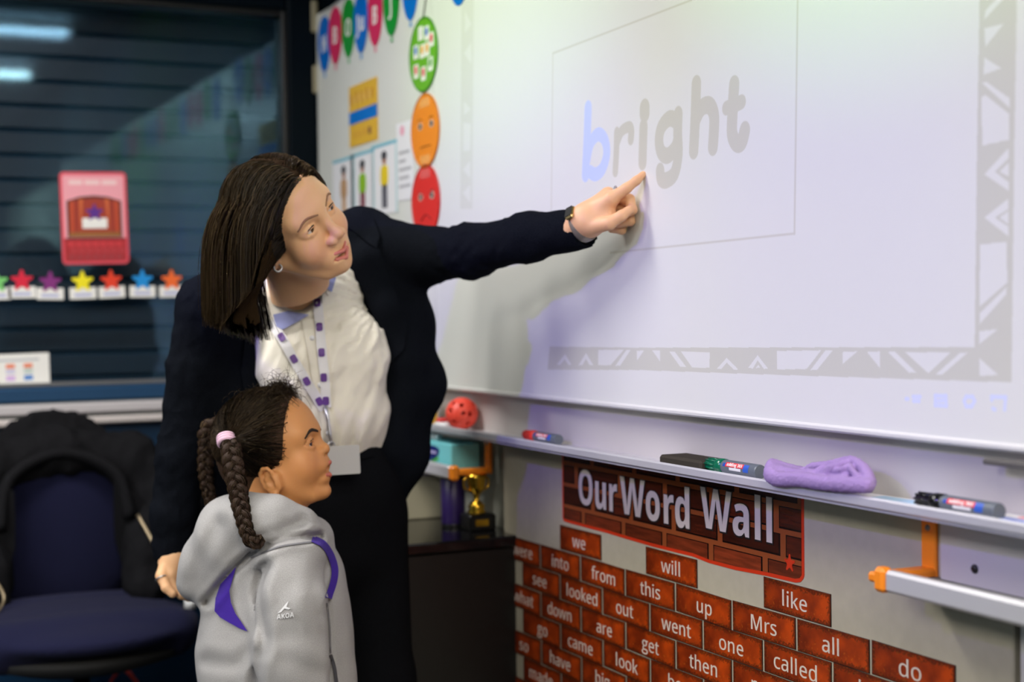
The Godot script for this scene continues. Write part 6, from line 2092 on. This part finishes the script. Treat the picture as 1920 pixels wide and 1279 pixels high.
func girl_hair(o: Node3D, hx: Transform3D) -> void:
	var rng := RandomNumberGenerator.new()
	rng.seed = 5
	var inv := hx.affine_inverse()
	var c := Vector3(0, 0.032, -0.014)
	var rad := Vector3(0.0735, 0.0815, 0.0905)
	var tie_n := inv * P(432, 826, 2.520)
	var tie_f := Vector3(-tie_n.x, tie_n.y, tie_n.z)
	var hairline := func(p: Vector3) -> bool:                # true where hair grows
		var y := p.y
		var zl := 0.036 + (y - 0.02) * 0.31
		if y < -0.040:
			zl = -0.022
		return p.z < zl and y > -0.062 - 0.15 * maxf(0.0, -p.z - 0.02)
	var cap_f := Field.new(Vector3(-0.10, -0.11, -0.13), Vector3(0.10, 0.135, 0.10), 0.004)
	cap_f.ell(c, rad * 1.025, 0.004)
	cap_f.cap(Vector3(0, -0.01, -0.06), Vector3(0, -0.065, -0.050), 0.046, 0.040, 0.02)
	cap_f.cut_plane(Vector3(0, 0.020, 0.032), Vector3(0, -0.296, 0.955), 0.004)
	cap_f.ell(Vector3(-0.075, -0.070, 0.020), Vector3(0.04, 0.034, 0.045), 0.004, Basis.IDENTITY, true)
	cap_f.ell(Vector3(0.075, -0.070, 0.020), Vector3(0.04, 0.034, 0.045), 0.004, Basis.IDENTITY, true)
	in_frame(o, "hair", net(cap_f.mesh()), mat(rgb8(56, 38, 26), 0.8, 0.0, 0.3), hx)
	var dark := Color(0.11, 0.066, 0.032)
	var lite := Color(0.60, 0.40, 0.21)
	var list := []
	var cols := []
	var tries := 0
	while list.size() < 3600 and tries < 40000:
		tries += 1
		var v := Vector3(rng.randfn(), rng.randfn(), rng.randfn()).normalized()
		var p := c + v * rad
		var fringe := p + Vector3(0, 0, pow(rng.randf(), 2.0) * 0.012)
		if not hairline.call(fringe) or absf(p.x) < 0.0022:
			continue
		var tie := tie_n if p.x < 0 else tie_f
		var tv := ((tie - c) / rad).normalized()
		var pts := []
		var a := rng.randfn() * 0.04
		for i in 12:
			var t := float(i) / 11.0
			var d := v.slerp(tv, t * 0.97)
			d = (d + v.cross(tv) * sin(t * PI) * a).normalized()
			pts.append(c + d * rad * (1.045 + 0.02 * rng.randf() * sin(PI * t) + 0.045 * t * t))
		list.append(pts)
		var k := rng.randf()
		cols.append(dark.lerp(lite, k * k))
	# baby hairs at the hairline and frizz above the crown
	for i in 1300:
		var v := Vector3(rng.randfn(), rng.randfn(), rng.randfn()).normalized()
		var p := c + v * rad
		var front := rng.randf() < 0.5
		if front:
			v = Vector3(rng.randfn() * 0.45, 0.75 + rng.randf() * 0.3, 0.62 + rng.randfn() * 0.12).normalized()
			p = c + v * rad
		if not hairline.call(p) and not front:
			continue
		if front and p.z > 0.05:
			continue
		var dirv := (v + Vector3(rng.randfn(), rng.randfn(), rng.randfn()) * 0.55).normalized()
		var curl := Vector3(rng.randfn(), rng.randfn(), rng.randfn()).normalized()
		var pts := [p]
		var len := rng.randf_range(0.006, 0.016) * (1.9 if front and rng.randf() < 0.5 else 1.0)
		for k in 6:
			dirv = (dirv + curl.cross(dirv) * 0.55 - v * 0.12).normalized()
			p += dirv * len / 3.0
			pts.append(p)
		list.append(pts)
		cols.append(dark.lerp(lite, 0.5 * rng.randf()))
	var h := in_frame(o, "hair_strands", hairs(list, 0.00048, cols, 0.4), vert_mat(0.5, 0.45), hx)
	h.set_meta("kind", "stuff")
	# elastics and braids
	for m in [-1.0, 1.0]:
		var path := []
		var tie: Vector3 = tie_n if m < 0 else tie_f
		var n3 := ((tie - c) / rad).normalized()
		var tw := hx * (tie + n3 * 0.006)
		if m < 0:
			path = [P(431, 826, 2.508), P(434, 850, 2.490), P(441, 890, 2.478), P(448, 930, 2.468), P(455, 965, 2.455), P(462, 995, 2.445), P(472, 1016, 2.440), P(484, 1016, 2.440), P(485, 1003, 2.443)]
		else:
			path = [tw, P(398, 800, 2.66), P(388, 840, 2.67), P(386, 890, 2.67), P(394, 935, 2.67), P(402, 965, 2.66)]
		braid(o, smooth_path(path, 10), rng, dark, lite)
		var e := mb()
		var nrm := (hx.basis * n3).normalized()
		var ec: Vector3 = hx * (tie + n3 * 0.010)
		var along: Vector3 = ((path[1] as Vector3) - (path[0] as Vector3)).normalized()
		for k in 3:
			var rp := []
			var b := along.cross(view * Vector3(0, 0, 1)).normalized()
			var b2 := along.cross(b).normalized()
			for j in 20:
				var f := TAU * j / 20.0
				rp.append(ec + along * (k - 1.0) * 0.0052 - along * 0.002 + b * cos(f) * 0.0125 + b2 * sin(f) * 0.0115)
			tube(e, rp, [0.0042], 8, Vector3.ZERO, 1.0, false, true)
		in_frame(o, "hair_tie", fin(e), cloth(rgb8(232, 190, 214), 0.8, 200.0, 0.05, 0.1))

func braid(o: Node3D, path: Array, rng: RandomNumberGenerator, dark: Color, lite: Color) -> void:
	var total := 0.0
	for i in path.size() - 1:
		total += (path[i + 1] as Vector3).distance_to(path[i])
	var list := []
	var cols := []
	var core := mb()
	var n := 110
	for s in 3:
		var mid := []
		var mr := []
		var frames := []
		for i in n:
			var t := float(i) / (n - 1)
			var want := t * total
			var k := 0
			while k < path.size() - 2 and want > (path[k + 1] as Vector3).distance_to(path[k]):
				want -= (path[k + 1] as Vector3).distance_to(path[k])
				k += 1
			var a: Vector3 = path[k]
			var b: Vector3 = path[k + 1]
			var p := a.lerp(b, clampf(want / maxf(a.distance_to(b), 1e-5), 0.0, 1.0))
			var tg := (b - a).normalized()
			var w := tg.cross(view * Vector3(0.15, 0.0, 1)).normalized()
			var q := w.cross(tg).normalized()
			var ph := total * t / 0.046 * TAU + TAU * s / 3.0
			var size := lerpf(1.0, 0.62, smoothstep(0.2, 1.0, t)) * (0.55 + 0.45 * smoothstep(0.0, 0.08, t)) * (1.0 - 0.5 * smoothstep(0.94, 1.0, t))
			mid.append(p + w * sin(ph) * 0.0098 * size + q * sin(2.0 * ph) * 0.0050 * size)
			mr.append(0.0088 * size)
			frames.append([w, q, tg])
		tube(core, mid, mr, 10)
		for h in 60:
			var f := TAU * rng.randf()
			var rr := rng.randf_range(0.9, 1.1)
			var pts := []
			for i in range(0, n, 2):
				var tt := (mid[mini(i + 1, n - 1)] as Vector3 - (mid[maxi(i - 1, 0)] as Vector3)).normalized()
				var e1 := tt.cross(frames[i][1]).normalized()
				var e2 := e1.cross(tt)
				var g: float = f + i * 0.016
				pts.append(mid[i] + (e1 * cos(g) + e2 * sin(g)) * float(mr[i]) * rr)
			list.append(pts)
			cols.append(dark.lerp(lite, pow(rng.randf(), 2.0)))
	var b2 := in_frame(o, "braid", fin(core), mat(rgb8(46, 30, 20), 0.65, 0.0, 0.35))
	var hs := put("braid_strands", hairs(list, 0.00055, cols, 0.8), vert_mat(0.5, 0.45), b2)
	hs.set_meta("kind", "stuff")
